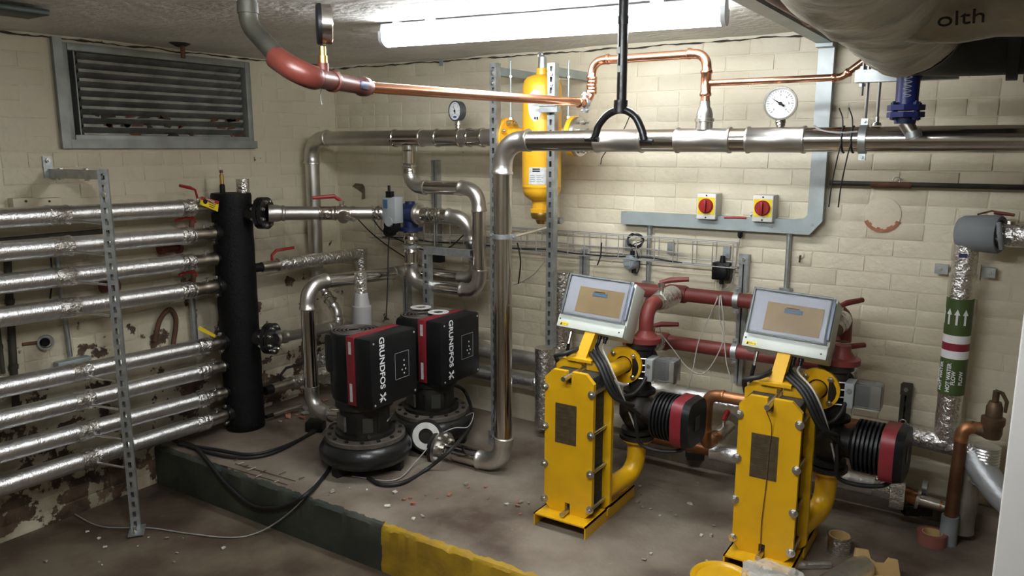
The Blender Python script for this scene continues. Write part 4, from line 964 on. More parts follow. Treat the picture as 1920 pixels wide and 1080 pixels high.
lp = a + d * .12
MB().sweep([lp + V((0, 0, .03)), lp + V((0, 0, .06)), lp + d * .03 + V((0, 0, .085)), lp + d * .15 + V((0, 0, .09))], [.008, .008, .009, .009], 8).build('lever', REDH, ct)
# grey collar behind the front pump
g0 = ony(679, 604, -.80); o = MB().lathe(g0 - V((0, 0, .03)), (0, 0, 1), [(0, .05), (.12, .05), (.121, .044), (.19, .034)], 24).build('pipe_collar', mat('collar_grey', (.36, .35, .34), .5, .3)); tag(o, 'grey cylindrical collar standing behind the front pump head', 'collar')
o2 = thing('foil_pipe', 'short upright clear-taped foil pipe above the grey collar', 'pipe', g0); MB().sweep([g0 + V((0, 0, .08)), g0 + V((0, 0, .27))], [.034, .032], 16).build('lagging', FOIL_C, o2)
# lower stubs of the vessel
for k, (ax_, ay_, bx2, by2, r, lab, lever) in enumerate(((497, 733, 640, 690, .033, 'low foil-lagged stub pipe with dark lever right of the black vessel', True), (498, 782, 545, 768, .014, 'thin drain pipe at the foot of the black vessel', False))):
    a = onx(ax_, ay_, PX + .06); b = V((a.x + .02, a.y + (.75 if k == 0 else .25), a.z)); d = (b - a).normalized()
    t = thing('vessel_stub', lab, 'pipe', a)
    MB().sweep([a, a + d * .06], r * .8, 14).build('stub', BLACKF, t); MB().sweep([a + d * .05, a + d * .2], [r * .9, r * 1.05], 14).build('valve_body', NICKEL, t); MB().sweep([a + d * .19, b], [r * 1.15, r * 1.1], 16).build('lagging', FOIL_C if k == 0 else NICKEL, t)
    if lever: MB().sweep([a + d * .12 + V((0, 0, .03)), a + d * .12 + V((0, 0, .07)), a + d * .16 + V((0, 0, .1)), a + d * .33 + V((0, 0, .10))], .008, 8).build('lever', RUBBER, t)
# crumpled foil sheet between vessel and pump
o = MB(); pts = [onz(600, 700, .1), onz(625, 705, .06), onz(628, 690, .12), onz(600, 662, .22)]
o.prism([(0, 0), (.14, -.02), (.20, .06), (.02, .2)], onz(592, 715, .10), (.85, .5, 0), (0, .1, 1), .02); o = o.build('foil_scrap', FOIL_C); tag(o, 'crumpled foil scrap on the plinth behind the front pump pipe', 'foil')
# two foil-lagged pipes low on the back wall
for k, (yy0, yy1, r, lab) in enumerate(((655, 684, .042, 'upper foil-lagged pipe low on the back wall behind the rear pump'), (697, 727, .042, 'lower foil-lagged pipe low on the back wall behind the rear pump'))):
    Yw = -.09; a = ony(890, yy0, Yw); b = ony(1012, yy1, Yw); d = (b - a).normalized(); a2 = V((.12, Yw, a.z)); b2 = V((2.18 if k == 0 else 2.02, Yw, a.z))
    t = thing('foil_pipe', lab, 'pipe', a2, group='low wall foil pipes'); n = 40
    MB().sweep([a2.lerp(b2, q / n) for q in range(n + 1)], [r * (1 + rr.uniform(-.02, .02)) for q in range(n + 1)], 20).build('lagging', FOIL_D if k == 0 else FOIL, t, 60)
    for f in (.45, .8): MB().sweep([a2.lerp(b2, f) - V((.03, 0, 0)), a2.lerp(b2, f) + V((.03, 0, 0))], r * 1.06, 20).build('tape_band', FOIL_C, t)
# vertical foil ducts left of the first heat exchanger
for k, (px_, y0_, y1_, r, Yv, lab) in enumerate(((1056, 512, 650, .055, -.14, 'upright foil-wrapped duct behind the left control panel'), (1022, 655, 800, .055, -.17, 'lower upright foil-wrapped duct beside the left yellow heat exchanger'))):
    a = ony(px_, y0_, Yv); b = V((a.x, Yv, ony(px_, y1_, Yv).z)); t = thing('foil_duct', lab, 'duct', b, group='upright foil ducts'); n = 18
    MB().sweep([a.lerp(b, q / n) for q in range(n + 1)], [r * (1 + rr.uniform(-.05, .05)) for q in range(n + 1)], 20).build('lagging', FOIL_C, t, 60)
    MB().sweep([a - V((0, 0, .03)), a + V((0, 0, .01))], r * 1.04, 20).build('taped_end', FOIL_C, t)
# ================================================================ yellow plate heat exchangers
PACK = mat('plate_edges', (.10, .095, .085), .5, .5, .3, 120, .4, 60)
def make_hx(label, loc):
    t = thing('heat_exchanger', label, 'heat exchanger', loc, local=True, group='yellow plate heat exchangers')
    # skid: open inverted channel
    m = MB(); m.box((.0, .175, .052), (.25, .49, .006)); m.box((-.122, .175, .0275), (.006, .49, .055)); m.box((.122, .175, .0275), (.006, .49, .055)); m.build('skid', YELLOW, t)
    m = MB(); m.box((.09, .30, .058), (.05, .25, .006)); m.build('skid_rail', YELLOW, t)
    def plate(w_, z0, z1, y0_, th, ch, notch):
        c = ch
        top = [(w_, z1 - c), (w_ - c, z1)]
        if notch: top += [(.012, z1), (.012, z1 - .055), (-.012, z1 - .055), (-.012, z1)]
        top += [(-w_ + c, z1), (-w_, z1 - c)]
        bot = [(-w_, z0 + c), (-w_ + c, z0)]
        if notch: bot += [(-.012, z0), (-.012, z0 + .05), (.012, z0 + .05), (.012, z0)]
        bot += [(w_ - c, z0), (w_, z0 + c)]
        poly = bot + top
        return MB().prism(poly, (0, y0_ + th, 0), (1, 0, 0), (0, 0, 1), th)
    # notched polygons are concave: build from strips instead
    def cplate(w_, z0, z1, y0_, th, c, nd=.055, nw=.012):
        m = MB()
        for s_ in (-1, 1):
            poly = [(nw, z0), (w_ - c, z0), (w_, z0 + c), (w_, z1 - c), (w_ - c, z1), (nw, z1)]
            if s_ < 0: poly = [(-x, z) for x, z in reversed(poly)]
            m.prism(poly, (0, y0_ + th, 0), (1, 0, 0), (0, 0, 1), th)
        m.box((0, y0_ + th / 2, (z0 + z1) / 2), (nw * 2, th, z1 - z0 - 2 * nd)); return m
    cplate(.115, .048, .685, 0, .022, .038).build('pressure_plate', YELLOW, t, 20)
    np_ = MB().box((-.012, -.0012, .455), (.100, .0024, .175)).build('name_plate', BROWNPL, t)
    for r in range(9):
        wv = (.07, .05, .08, .07, .06, .08, .05, .07, .04)[r]; MB().box((-.012 - .04 + wv / 2, -.0028, .525 - r * .016), (wv, .0008, .004)).build('name_plate_text', mat('np_ink', (.05, .04, .025), .6), np_)
    m = MB()
    for k in range(22): m.box((0, .024 + k * .0049, .365), (.19 + (k % 2) * .008, .0036, .60))
    m.build('plate_pack', PACK, t)
    cplate(.135, .048, .70, .132, .022, .03).build('frame_plate', YELLOW, t, 20)
    MB().box((0, .143, .04), (.26, .03, .03)).build('frame_foot', YELLOW, t)
    for sx in (-1, 1):
        for z in (.10, .26, .43, .605):
            x = sx * .112 if sx < 0 else .108
            m = MB(); m.cyl((x, -.022, z), (x, .175, z), .0085, seg=10); m.build('tie_bolt', ZINC, t)
            m = MB(); m.hexa((x, -.014, z), (0, 1, 0), .0135, .013); m.lathe((x, -.004, z), (0, 1, 0), [(0, .017), (.004, .017)], 14); m.build('tie_nut', ZINC, t); MB().hexa((x, .155, z), (0, 1, 0), .0135, .013).build('tie_nut', ZINC, t)
    for z in (.665, .068):
        MB().cyl((0, -.05, z), (0, .16, z), .011, seg=12).build('guide_bar', ZINC, t)
    # post and control panel
    m = MB(); A = V((-.02, .15, .70)); B = V((-.005, .27, .87))
    m.box((-.015, .145, .706), (.12, .07, .012)); d = (B - A).normalized(); M = Matrix((V((1, 0, 0)), V((0, d.z, -d.y)), d)).transposed(); m.box((A + B) / 2, (.05, .035, (B - A).length + .04), M); m.box((A + B) / 2 + V((0, .028, -.01)), (.006, .035, (B - A).length), M)
    m.build('panel_post', YELLOW, t)
    c = V((-.012, .262, .918)); ux = V((.32, 0, -.014)).normalized(); uy = V((.03, .105, .235)); uy = (uy - ux * uy.dot(ux)).normalized(); n = ux.cross(uy); PM = Matrix((ux, uy, n)).transposed()
    def pp(x, y, z): return c + ux * x + uy * y + n * z
    pn = MB().box(pp(0, 0, -.055), (.325, .245, .11), PM, bev=.006).build('control_panel', PANELG, t)
    MB().box(pp(0, -.093, .006), (.322, .055, .016), PM, bev=.004).build('terminal_cover', PANELG, pn)
    MB().box(pp(-.005, .032, .0018), (.285, .165, .002), PM).build('fascia', mat('fascia_grey', (.62, .62, .66), .4), pn)
    MB().box(pp(.012, .018, .0035), (.215, .115, .002), PM).build('display_board', TAN, pn)
    MB().box(pp(.008, .048, .005), (.07, .016, .002), PM).build('lcd', LCD, pn)
    MB().box(pp(.004, .060, .005), (.05, .004, .001), PM).build('board_print', BROWNPL, pn)
    # clear hinged lid: hollow tray of thin walls
    m = MB(); w_, h_, zz = .300, .182, .030
    m.box(pp(-.004, .030, zz), (w_, h_, .002), PM)
    for sx in (-1, 1): m.box(pp(-.004 + sx * w_ / 2, .030, zz / 2), (.002, h_, zz), PM)
    for sy in (-1, 1): m.box(pp(-.004, .030 + sy * h_ / 2, zz / 2), (w_, .002, zz), PM)
    m.build('clear_lid', GLASSC, pn)
    m = MB()
    for sx in (-1, 1): m.box(pp(-.004 + sx * (w_ / 2 + .002), .030, .004), (.006, h_ + .012, .008), PM)
    for sy in (-1, 1): m.box(pp(-.004, .030 + sy * (h_ / 2 + .002), .004), (w_ + .012, .006, .008), PM)
    m.build('lid_frame', GREYPL, pn)
    MB().box(pp(.153, .03, .012), (.012, .15, .02), PM, bev=.003).build('hinge_strip', mat('hinge_blue', (.22, .26, .34), .4), pn)
    yl = MB().box(pp(-.125, -.105, .0148), (.042, .014, .001), PM).build('warning_label', YLABEL, pn)
    text_part('lettering', '415v ac', pp(-.121, -.105, .0156), ux, uy, .011, BLACK, yl, thick=.0002)
    MB().prism([(-.143, -.111), (-.135, -.111), (-.139, -.099)], pp(0, 0, .0155), ux, uy, .0006).build('hazard_triangle', BLACK, yl)
    for x in (-.15, .14): MB().lathe(pp(x, -.085 if x < 0 else -.1, .0135), n, [(0, .004), (.002, .003)], 8).build('screw', BLACK, pn)
    for k in range(4):
        g = pp(-.02 + k * .028, -.123, -.035); MB().lathe(g, -uy, [(0, .011), (.012, .011), (.014, .008), (.03, .008)], 12).build('cable_gland', BLACK, pn)
    MB().lathe(pp(-.11, -.123, -.045), -uy, [(0, .008), (.03, .008), (.031, .006), (.06, .006)], 10).build('cable_gland', NICKEL, pn)
    # cable bundle from the glands down the side
    starts = [pp(-.02 + k * .028, -.15, -.035) for k in range(4)]
    ends = [V((.205, .20, .52)), V((.215, .24, .47)), V((.20, .26, .42)), V((.21, .3, .30))]
    for k in range(4):
        s_ = starts[k]; e_ = ends[k]; mid = V((.085 + k * .012, .10 + .012 * k, .70)); mid2 = V((.155 + k * .006, .10 + .016 * k, .58))
        MB().sweep(smooth_path([s_, s_ - uy * .03, mid, mid2, e_], 7), .0085 if k < 3 else .004, 8).build('control_cable', RUBBER if k < 3 else CABLEW, t, 60)
    s_ = starts[0]; MB().sweep(smooth_path([s_, s_ - uy * .025, V((-.06, .12, .735)), V((-.115, .10, .715)), V((-.14, .14, .69)), V((-.14, .2, .60))], 7), .010, 8).build('control_cable', RUBBER, t, 60)
    s_ = pp(-.11, -.18, -.045); MB().sweep(smooth_path([s_, s_ + V((-.01, .01, -.05)), s_ + V((-.018, .05, -.13)), V((-.14, .26, .62))], 6), .008, 8).build('flexible_conduit', RUBBER, t, 60)
    # upper nozzle, mixing valve, pump
    nz = V((.10, .325, .655))
    MB().sweep([(.075, .15, .645), nz], .034, 20).build('upper_nozzle', YELLOW, t)
    flange('nozzle_flange', nz, (0, 1, 0), .084, .04, .016, YELLOW, t, 4, .012)
    va = V((.145, .40, .655))
    MB().lathe((.10, .345, .65), (.55, .8, 0), [(0, .075), (.02, .075), (.025, .05), (.10, .05), (.105, .072), (.125, .072)], 22).build('mixing_valve', BLACKC, t)
    MB().lathe((.15, .39, .52), (0, 0, 1), [(0, .07), (.015, .07), (.02, .05), (.2, .05), (.21, .068), (.235, .068)], 22).build('valve_column', BLACKC, t)
    for k in range(4): MB().sweep([(.165, .332, .60 + .03 * k), (.21, .342, .602 + .03 * k)], .004, 8).build('valve_stud', NICKEL, t)
    ac_ = MB().box((.215, .365, .645), (.035, .085, .10), bev=.004).build('actuator_box', GREYPL, t)
    MB().lathe((.215, .321, .665), (0, -1, 0), [(0, .010), (.004, .009)], 12).build('actuator_knob', GALV, ac_)
    MB().box((.282, .372, .645), (.095, .085, .105), bev=.008).build('actuator_cover', mat('clear_smoke', (.62, .64, .62), .12, 0, trans=.85), ac_)
    MB().box((.26, .38, .645), (.05, .05, .08)).build('actuator_gear', BLACK, ac_)
    MB().sweep(smooth_path([(.205, .33, .615), (.195, .30, .58), (.17, .28, .545), (.13, .27, .53)], 6), .009, 8).build('actuator_cable', RUBBER, t, 60)
    MB().lathe((.17, .39, .755), (0, 0, 1), [(0, .07), (.022, .07), (.026, .05), (.05, .032), (.075, .030)], 24).build('red_flange', REDOX, t)
    MB().lathe((.15, .37, .34), (0, 0, 1), [(0, .07), (.018, .07), (.02, .045), (.04, .06), (.08, .082), (.12, .082), (.16, .055), (.185, .045), (.187, .066), (.20, .066)], 24).build('pump_volute', BLACKC, t, 50)
    MB().lathe((.15, .37, .44), (-1, 0, 0), [(0, .07), (.05, .06), (.07, .04)], 20).build('pump_back', BLACKC, t, 50)
    mo = MB().sweep([(.19, .365, .44), (.30, .355, .44)], [.058, .062], 28).build('pump_neck', BLACKC, t)
    ax = V((1, -.06, -.0)).normalized(); c0 = V((.235, .362, .442))
    pr = []
    for k in range(7): pr += [(.02 + k * .016, .104), (.028 + k * .016, .104), (.030 + k * .016, .084), (.034 + k * .016, .084)]
    MB().lathe(c0, ax, [(0, .06)] + pr + [(.135, .104)], 28).build('cooling_fins', BLACK, t, 30)
    mb_ = MB()
    def rsq(R, k=4.0, n_=36):
        out = []
        for q in range(n_):
            a = 2 * math.pi * q / n_; ca, sa = math.cos(a), math.sin(a); r = R / (abs(ca) ** k + abs(sa) ** k) ** (1 / k); out.append((r * ca, r * sa))
        return out
    vy = V((0, 0, 1)); ux2 = ax.cross(vy).normalized()
    def ext(R, x0, x1, mt, name, R2=None):
        a = [c0 + ax * x0 + ux2 * p[0] + vy * p[1] for p in rsq(R)]; b = [c0 + ax * x1 + ux2 * p[0] + vy * p[1] for p in rsq(R2 or R)]; k = len(a)
        return MB().add(a + b, [tuple(range(k)), tuple(range(2 * k - 1, k - 1, -1))] + [(i, (i + 1) % k, k + (i + 1) % k, k + i) for i in range(k)]).build(name, mt, t, 30)
    ext(.106, .120, .172, REDPL, 'red_band'); hd = ext(.107, .170, .200, BLACK, 'pump_head', .098)
    MB().box(c0 + ax * .2005 + V((0, -.0, .0)), (.002, .05, .06)).build('pump_display', mat('pump_disp', (.03, .035, .035), .3), hd)
    MB().lathe((.15, .37, .33), (0, 0, -1), [(0, .078), (.016, .078), (.02, .045), (.03, .042)], 24).build('lower_flange', BLACKC, t)
    MB().sweep(full_path([(.15, .37, .30), (.15, .37, .15), (.09, .165, .12)], .09), .042, 18).build('lower_bend', YELLOW, t, 50)
    MB().lathe((.15, .37, .315), (0, 0, -1), [(0, .07), (.012, .07)], 22).build('yellow_flange', YELLOW, t)
    MB().sweep(smooth_path([(.20, .22, .50), (.205, .24, .40), (.21, .28, .32), (.28, .30, .30), (.36, .33, .305), (.40, .34, .34)], 6), .009, 8).build('pump_cable', RUBBER, t, 60)
    # second, lower pump on the far side
    ax = V((-1, -.15, 0)).normalized(); c0 = V((-.06, .30, .27)); vy = V((0, 0, 1)); ux2 = ax.cross(vy).normalized()
    MB().lathe(c0 + V((.05, .05, 0)), ax, [(0, .05), (.02, .065), (.10, .075), (.11, .07)], 24).build('second_pump_body', BLACKC, t)
    ext(.088, .045, .085, REDPL, 'second_red_band'); ext(.088, .085, .105, BLACK, 'second_pump_head', .08)
    return t
hx1 = make_hx('left yellow plate heat exchanger with tilted clear-lidded control panel', (2.333, -1.02, 0))
hx2 = make_hx('right yellow plate heat exchanger nearest the white post', (3.128, -.92, 0))

# ---- red oxide pipes on the back wall behind the panels
YRed = -.27; zu = ony(1330, 557, YRed).z; zlo = ony(1330, 652, YRed).z
hb = V((2.333, -1.02, 0)); hb2 = V((3.128, -.92, 0))
x0u = ony(1165, 545, YRed).x
ur = thing('red_pipe', 'upper dark red painted pipe along the back wall behind the panels', 'pipe', (x0u, YRed, zu), group='dark red wall pipes')
rrd = .034
MB().sweep([(x0u, YRed, zu), (ony(1575, 590, YRed).x, YRed, zu)], rrd, 22).build('pipe', REDOX, ur)
for xx in (hb.x + .17,):
    MB().lathe((xx - .05, YRed, zu), (1, 0, 0), [(0, rrd * 1.12), (.01, rrd * 1.25), (.09, rrd * 1.25), (.10, rrd * 1.12)], 22).build('tee', REDOX, ur)
def drop(h, lab_root):
    top = h + V((.17, .39, .83)); e_ = V((top.x + .03, YRed, zu)); 
    MB().sweep(full_path([h + V((.17, .39, .81)), V((top.x, top.y, zu)), V((top.x, YRed, zu))], .07), rrd * .95, 20).build('elbow', REDOX, lab_root, 50)
drop(hb, ur)
XRE = ony(1583, 592, YRed).x
MB().sweep(full_path([(XRE - .06, YRed, zu), (XRE, YRed, zu), (XRE + .01, YRed - .05, zu - .12)], .05), rrd, 18).build('elbow', REDOX, ur, 50)
lr = thing('red_pipe', 'lower dark red painted pipe along the back wall behind the panels', 'pipe', (x0u, YRed, zlo), group='dark red wall pipes')
MB().sweep([(ony(1205, 637, YRed).x, YRed, zlo), (ony(1590, 685, YRed).x, YRed, zlo)], rrd, 22).build('pipe', REDOX, lr)
xx = ony(1232, 640, YRed).x; MB().lathe((xx - .05, YRed, zlo), (1, 0, 0), [(0, rrd * 1.12), (.01, rrd * 1.3), (.10, rrd * 1.3), (.11, rrd * 1.12)], 22).build('tee', REDOX, lr)
MB().sweep([(xx, YRed, zlo), (xx - .09, YRed - .16, zlo)], rrd * .9, 18).build('branch', REDOX, lr)
for par, z, pxs in ((ur, zu, 1382), (lr, zlo, 1378)):
    xx = ony(pxs, 560 if z > .8 else 660, YRed).x; clamp_ring('pipe_clip', (xx, YRed, z), (1, 0, 0), rrd, GALV, par, .025)
    MB().cyl((xx, YRed + .03, z), (xx, -.05, z), .006, seg=8).build('clip_stud', ZINC, par)
# foil-wrapped valves on the red pipes
def wrapped_valve(label, a, b, lever_dir, r=.05):
    a = V(a); b = V(b); d = (b - a).normalized(); L_ = (b - a).length; t = thing('wrapped_valve', label, 'valve', a, group='foil-wrapped valves')
    n = 10; MB().sweep([a.lerp(b, k / n) for k in range(n + 1)], [r * (.82 + .18 * min(1, k / 3) + rr.uniform(-.04, .04)) for k in range(n + 1)], 20).build('foil_jacket', FOIL_C, t, 60)
    MB().lathe(a - d * .03, d, [(0, r * .75), (.012, r * .8), (.03, r * .8), (.035, r * .7)], 20).build('union', NICKEL, t)
    s_ = a + d * L_ * .2; MB().cyl(s_, s_ + V((0, 0, r + .03)), .010).build('stem', NICKEL, t); MB().hexa(s_ + V((0, 0, r + .02)), (0, 0, 1), .016, .014).build('stem_nut', ZINC, t)
    l = V(lever_dir).normalized(); h = s_ + V((0, 0, r + .034)); MB().sweep([h - l * .01, h + l * .04 + V((0, 0, .015)), h + l * .12 + V((0, 0, .022))], [.009, .013, .011], 8).build('lever', REDOX, t)
    return t
wrapped_valve('upper foil-wrapped valve with red lever beside the left control panel', (hb.x + .17, -.50, zu), (hb.x + .17, -.33, zu), (1, .3, 0), .047)
wrapped_valve('lower foil-wrapped valve with red lever below the left control panel', ony(1222, 641, YRed - .10), ony(1234, 641, YRed - .05), (1, .1, 0), .042)
wrapped_valve('crumpled foil-wrapped valve with red lever right of the right control panel', ony(1560, 700, YRed - .12), ony(1588, 690, YRed - .05), (.8, .6, 0), .06)
wrapped_valve('pale wrapped valve peeking from behind the right control panel top', ony(1570, 612, YRed - .1), ony(1578, 598, YRed - .03), (.6, .8, 0), .042)
# ================================================================ copper run overhead
CB = ony(1106, 193, YFp); CA = onz(690, 164, CB.z + .003); cd_ = (CB - CA).normalized()
cu = thing('copper_pipe', 'bright copper pipe crossing the room and stepping up over the header', 'pipe', CB)
zt_ = ony(1215, 107, YFp).z; xcr = ony(1324, 150, YFp).x
pipe_parts([CA, CB, V((CB.x + .012, YFp, zt_)), V((xcr, YFp, zt_)), V((xcr, YFp, ZF + .13))], .0178, .05, COPPER, cu, COPPER, sock=.03, bead=1.22)
for z in (zt_ - .08, CB.z + .05): sleeve('coupling', (CB.x + .01, YFp, z), (0, 0, 1), .03, .0178, COPPER, cu)
zbr = ony(1330, 156, YFp).z; sleeve('tee', (xcr, YFp, zbr), (0, 0, 1), .10, .0178, COPPER, cu, 1.12, 1.28)
xe2 = ony(1578, 145, YFp).x
pipe_parts([V((xcr, YFp, zbr)), V((xe2, YFp, zbr + .0)), V((xe2 + .10, YFp, zbr + .075))], .0125, .035, COPPER, cu, COPPER, sock=.022, bead=1.25)
MB().lathe((xcr, YFp, ZF + .15), (0, 0, -1), [(0, .02), (.02, .02), (.03, .027), (.05, .032), (.065, .032), (.067, .038), (.078, .038), (.08, .033), (.11, .033)], 22).build('reducer', STEEL_D, cu)
clamp_ring('pipe_clip', CB - cd_ * .03, cd_, .0178, GALV, cu, .02)
# brown fittings and drain pipe at the near end
bt = thing('pipe_fittings', 'brown red tee, elbow and lever valve joining grey drop pipe to copper', 'pipe fitting', CA)
def al(t_): return CA - cd_ * t_
TE = onz(607, 149, CB.z + .004); d2 = (CA - TE).normalized(); LC = (CA - TE).length; Yt = TE.y - .02
MB().lathe(CA, -d2, [(-.012, .022), (0, .024), (.012, .024), (.02, .030), (.05, .031), (.065, .025), (LC - .05, .025)], 18).build('ball_valve', REDBR, bt)
MB().lathe(CA + d2 * .012, d2, [(0, .023), (.018, .023)], 6).build('union_nut', BRASS, bt)
MB().box(CA - d2 * .04 + V((.026, -.014, .0)), (.018, .085, .024), Matrix.Rotation(math.atan2(d2.y, d2.x) - math.pi / 2, 3, 'Z'), bev=.004).build('valve_lever', mat('lever_navy', (.05, .055, .10), .35, .5), bt)
MB().lathe(TE - d2 * .06, d2, [(0, .030), (.012, .032), (.014, .027), (.05, .027), (.072, .027), (.106, .027), (.108, .032), (.12, .032)], 20).build('tee', REDBR, bt)
MB().cyl(TE, TE + V((0, 0, .045)), .016).build('tee_branch', REDBR, bt)
E1 = TE - d2 * .115; Yt = E1.y; E2 = ony(517, 108, Yt); G0 = ony(466, 46, Yt)
MB().sweep(full_path([TE - d2 * .05, E1, E2], .05), [.030] + [.033] * (len(full_path([TE - d2 * .05, E1, E2], .05)) - 2) + [.032], 20).build('elbow', REDBR, bt, 50)
ring_ = MB(); 
cable('string', 'pale string hanging under the brown tee', [TE + V((0, -.01, -.02)), TE + V((0, -.015, -.05)), TE + V((.003, -.014, -.07))], .0015, CABLEG, cat='string')
G1 = V((G0.x, G0.y, CEIL))
dp = thing('drop_pipe', 'grey green drop pipe bending down from the ceiling to the brown elbow', 'pipe', G0)
MB().sweep(full_path([E2.lerp(E1, .25), G0, G1], .06), .026, 20).build('pipe', GREENGREY, dp, 50)
MB().lathe(G0 + V((0, 0, .03)), (0, 0, 1), [(0, .029), (.03, .029)], 20).build('collar', GREENGREY, dp)
# gauge seen edge on
gz = TE + V((0, 0, .045)); gt = thing('pressure_gauge', 'gauge seen edge on standing on the brown tee under the ceiling', 'gauge', gz, group='pressure gauges')
MB().lathe(gz, (0, 0, 1), [(0, .013), (.02, .013), (.021, .010), (.045, .010)], 12).build('stem', BRASS, gt)
gd = V((-.66, -.75, .0)).normalized(); gc = gz + V((0, 0, .105))
MB().lathe(gc - gd * .0, -gd, [(0, .055), (.026, .055), (.03, .05)], 32).build('case', STEEL, gt); MB().lathe(gc + gd * .014, -gd, [(0, .052), (.004, .056), (.014, .056)], 32).build('bezel', BLACK, gt)
# ---- black yoke hanging over the header
YK = thing('pipe_yoke', 'black iron rod with forked yoke hanging from the ceiling before the header', 'hanger', (ony(1165, 262, YFp - .02).x, YFp - .02, ZF))
yy = -1.36; YK.location = (ony(1165, 262, yy).x, yy, ony(1165, 262, yy).z); WL[YK] = YK.location.copy()
def Y(px_, py_): return ony(px_, py_, yy)
MB().sweep([Y(1165, 195), V((Y(1165, 195).x, yy, CEIL + .02))], .0165, 16).build('rod', BLACKCG, YK)
MB().sweep([V((Y(1165, 195).x, yy, Y(1170, 45).z)), V((Y(1165, 195).x, yy, Y(1170, 30).z))], .019, 16).build('socket', BLACKCG, YK)
MB().sweep([Y(1163, 212), Y(1164, 188)], .023, 16).build('hub', BLACKCG, YK)
fk = [(1112, 263), (1118, 250), (1122, 236), (1135, 219), (1150, 209), (1163, 206), (1178, 209), (1192, 220), (1201, 238), (1205, 250), (1208, 263)]
MB().sweep(smooth_path([Y(*q) for q in fk], 5), .0125, 14).build('fork', BLACKCG, YK, 60)
for a, b in (((1097, 262), (1122, 261)), ((1200, 265), (1224, 267))): MB().sweep([Y(*a), Y(*b)], [.006, .010], 10).build('toe', BLACKCG, YK)
for q in ((1167, 130), (1166, 95)): MB().box(Y(*q) + V((-.004, -.0165, 0)), (.012, .004, .02)).build('paint_chip', CABLEW, YK)
# ---- ceiling conduit hole
c = onz(338, 80, CEIL - .005); t = thing('ceiling_rose', 'dark broken hole with rusty stub pipe in the ceiling over the louvre', 'fitting', c)
MB().lathe(c + V((0, 0, .015)), (0, 0, -1), [(0, .065), (.02, .05), (.035, .02)], 9).build('rose', BLACKST, t); MB().cyl(c + V((.015, .0, .0)), c + V((.015, 0, -.075)), .011, seg=10).build('stub', RUST, t)
c = onz(583, 122, CEIL - .005); o = MB().lathe(c + V((0, 0, .012)), (0, 0, -1), [(0, .05), (.022, .035)], 8).build('ceiling_rose', BLACKST); tag(o, 'dark broken patch on the ceiling behind the edge-on gauge', 'fitting')
o = MB().box(ony(827, 110, -.02), (.018, .015, .08)).build('wall_bracket', GALV_P); tag(o, 'small grey metal strip high on the back wall below the batten', 'bracket')
# ---- cable trunking
TW = .055
tr = thing('cable_trunking', 'grey galvanised cable trunking across the wall and up to the ceiling', 'trunking', ony(1350, 418, -.03))
A = ony(1165, 410, -.045); B = ony(1527, 424, -.045); zt0 = (A.z + B.z) / 2; xB = ony(1536, 300, -.045).x; hh = .062
m = MB(); m.box(((A.x + xB - .08) / 2, -.025, zt0), (xB - .08 - A.x, .05, hh)); m.build('horizontal_length', GALV_P, tr)
MB().box(((A.x + xB - .08) / 2, -.0515, zt0), (xB - .08 - A.x - .004, .003, hh + .004)).build('lid', GALV_P, tr)
w2 = .062
m = MB().prism([(xB - .085, zt0 - hh / 2 - .003), (xB - .02, zt0 - hh / 2 - .003), (xB + w2 / 2 + .002, zt0 + .03), (xB + w2 / 2 + .002, zt0 + .10), (xB - w2 / 2 - .002, zt0 + .10), (xB - w2 / 2 - .002, zt0 + .055), (xB - .055, zt0 + hh / 2 + .003), (xB - .085, zt0 + hh / 2 + .003)], (0, .0, 0), (1, 0, 0), (0, 0, 1), .054); m.build('corner_piece', GALV_P, tr, 20)
MB().lathe((xB - .01, -.053, zt0 + .012), (0, -1, 0), [(0, .007), (.003, .006)], 12).build('screw', ZINC, tr); MB().lathe((xB - .19, -.052, zt0 - .005), (0, -1, 0), [(0, .008), (.003, .006)], 12).build('screw', ZINC, tr)
zc0 = CEIL - .085
MB().box((xB, -.026, (zt0 + .10 + zc0) / 2), (w2, .052, zc0 - zt0 - .10)).build('vertical_length', GALV_P, tr); MB().box((xB, -.0525, (zt0 + .10 + zc0) / 2), (w2 + .004, .003, zc0 - zt0 - .10)).build('lid', mat('galv_bright', (.46, .50, .50), .5, .6, .03, 60, .25, 9), tr)
MB().box((xB, -.05, zc0 + .035), (w2 + .008, .12, .075)).build('top_corner', GALV_P, tr)
MB().box((xB, -1.6, CEIL - .045), (w2, 3.0, .055)).build('ceiling_length', GALV_P, tr)
# rusty pipe beside the ceiling trunking
a = onz(1600, 90, 2.03); o = thing('old_pipe', 'rusty brown pipe along the ceiling beside the grey trunking', 'pipe', (3.16, -1.2, 2.04)); MB().sweep([(3.175, -.25, 2.045), (3.175, -3.2, 2.045)], .035, 18).build('pipe', PIPEINS, o); MB().lathe((3.175, -.9, 2.045), (0, 1, 0), [(0, .04), (.05, .04)], 18).build('collar', PIPEINS, o)
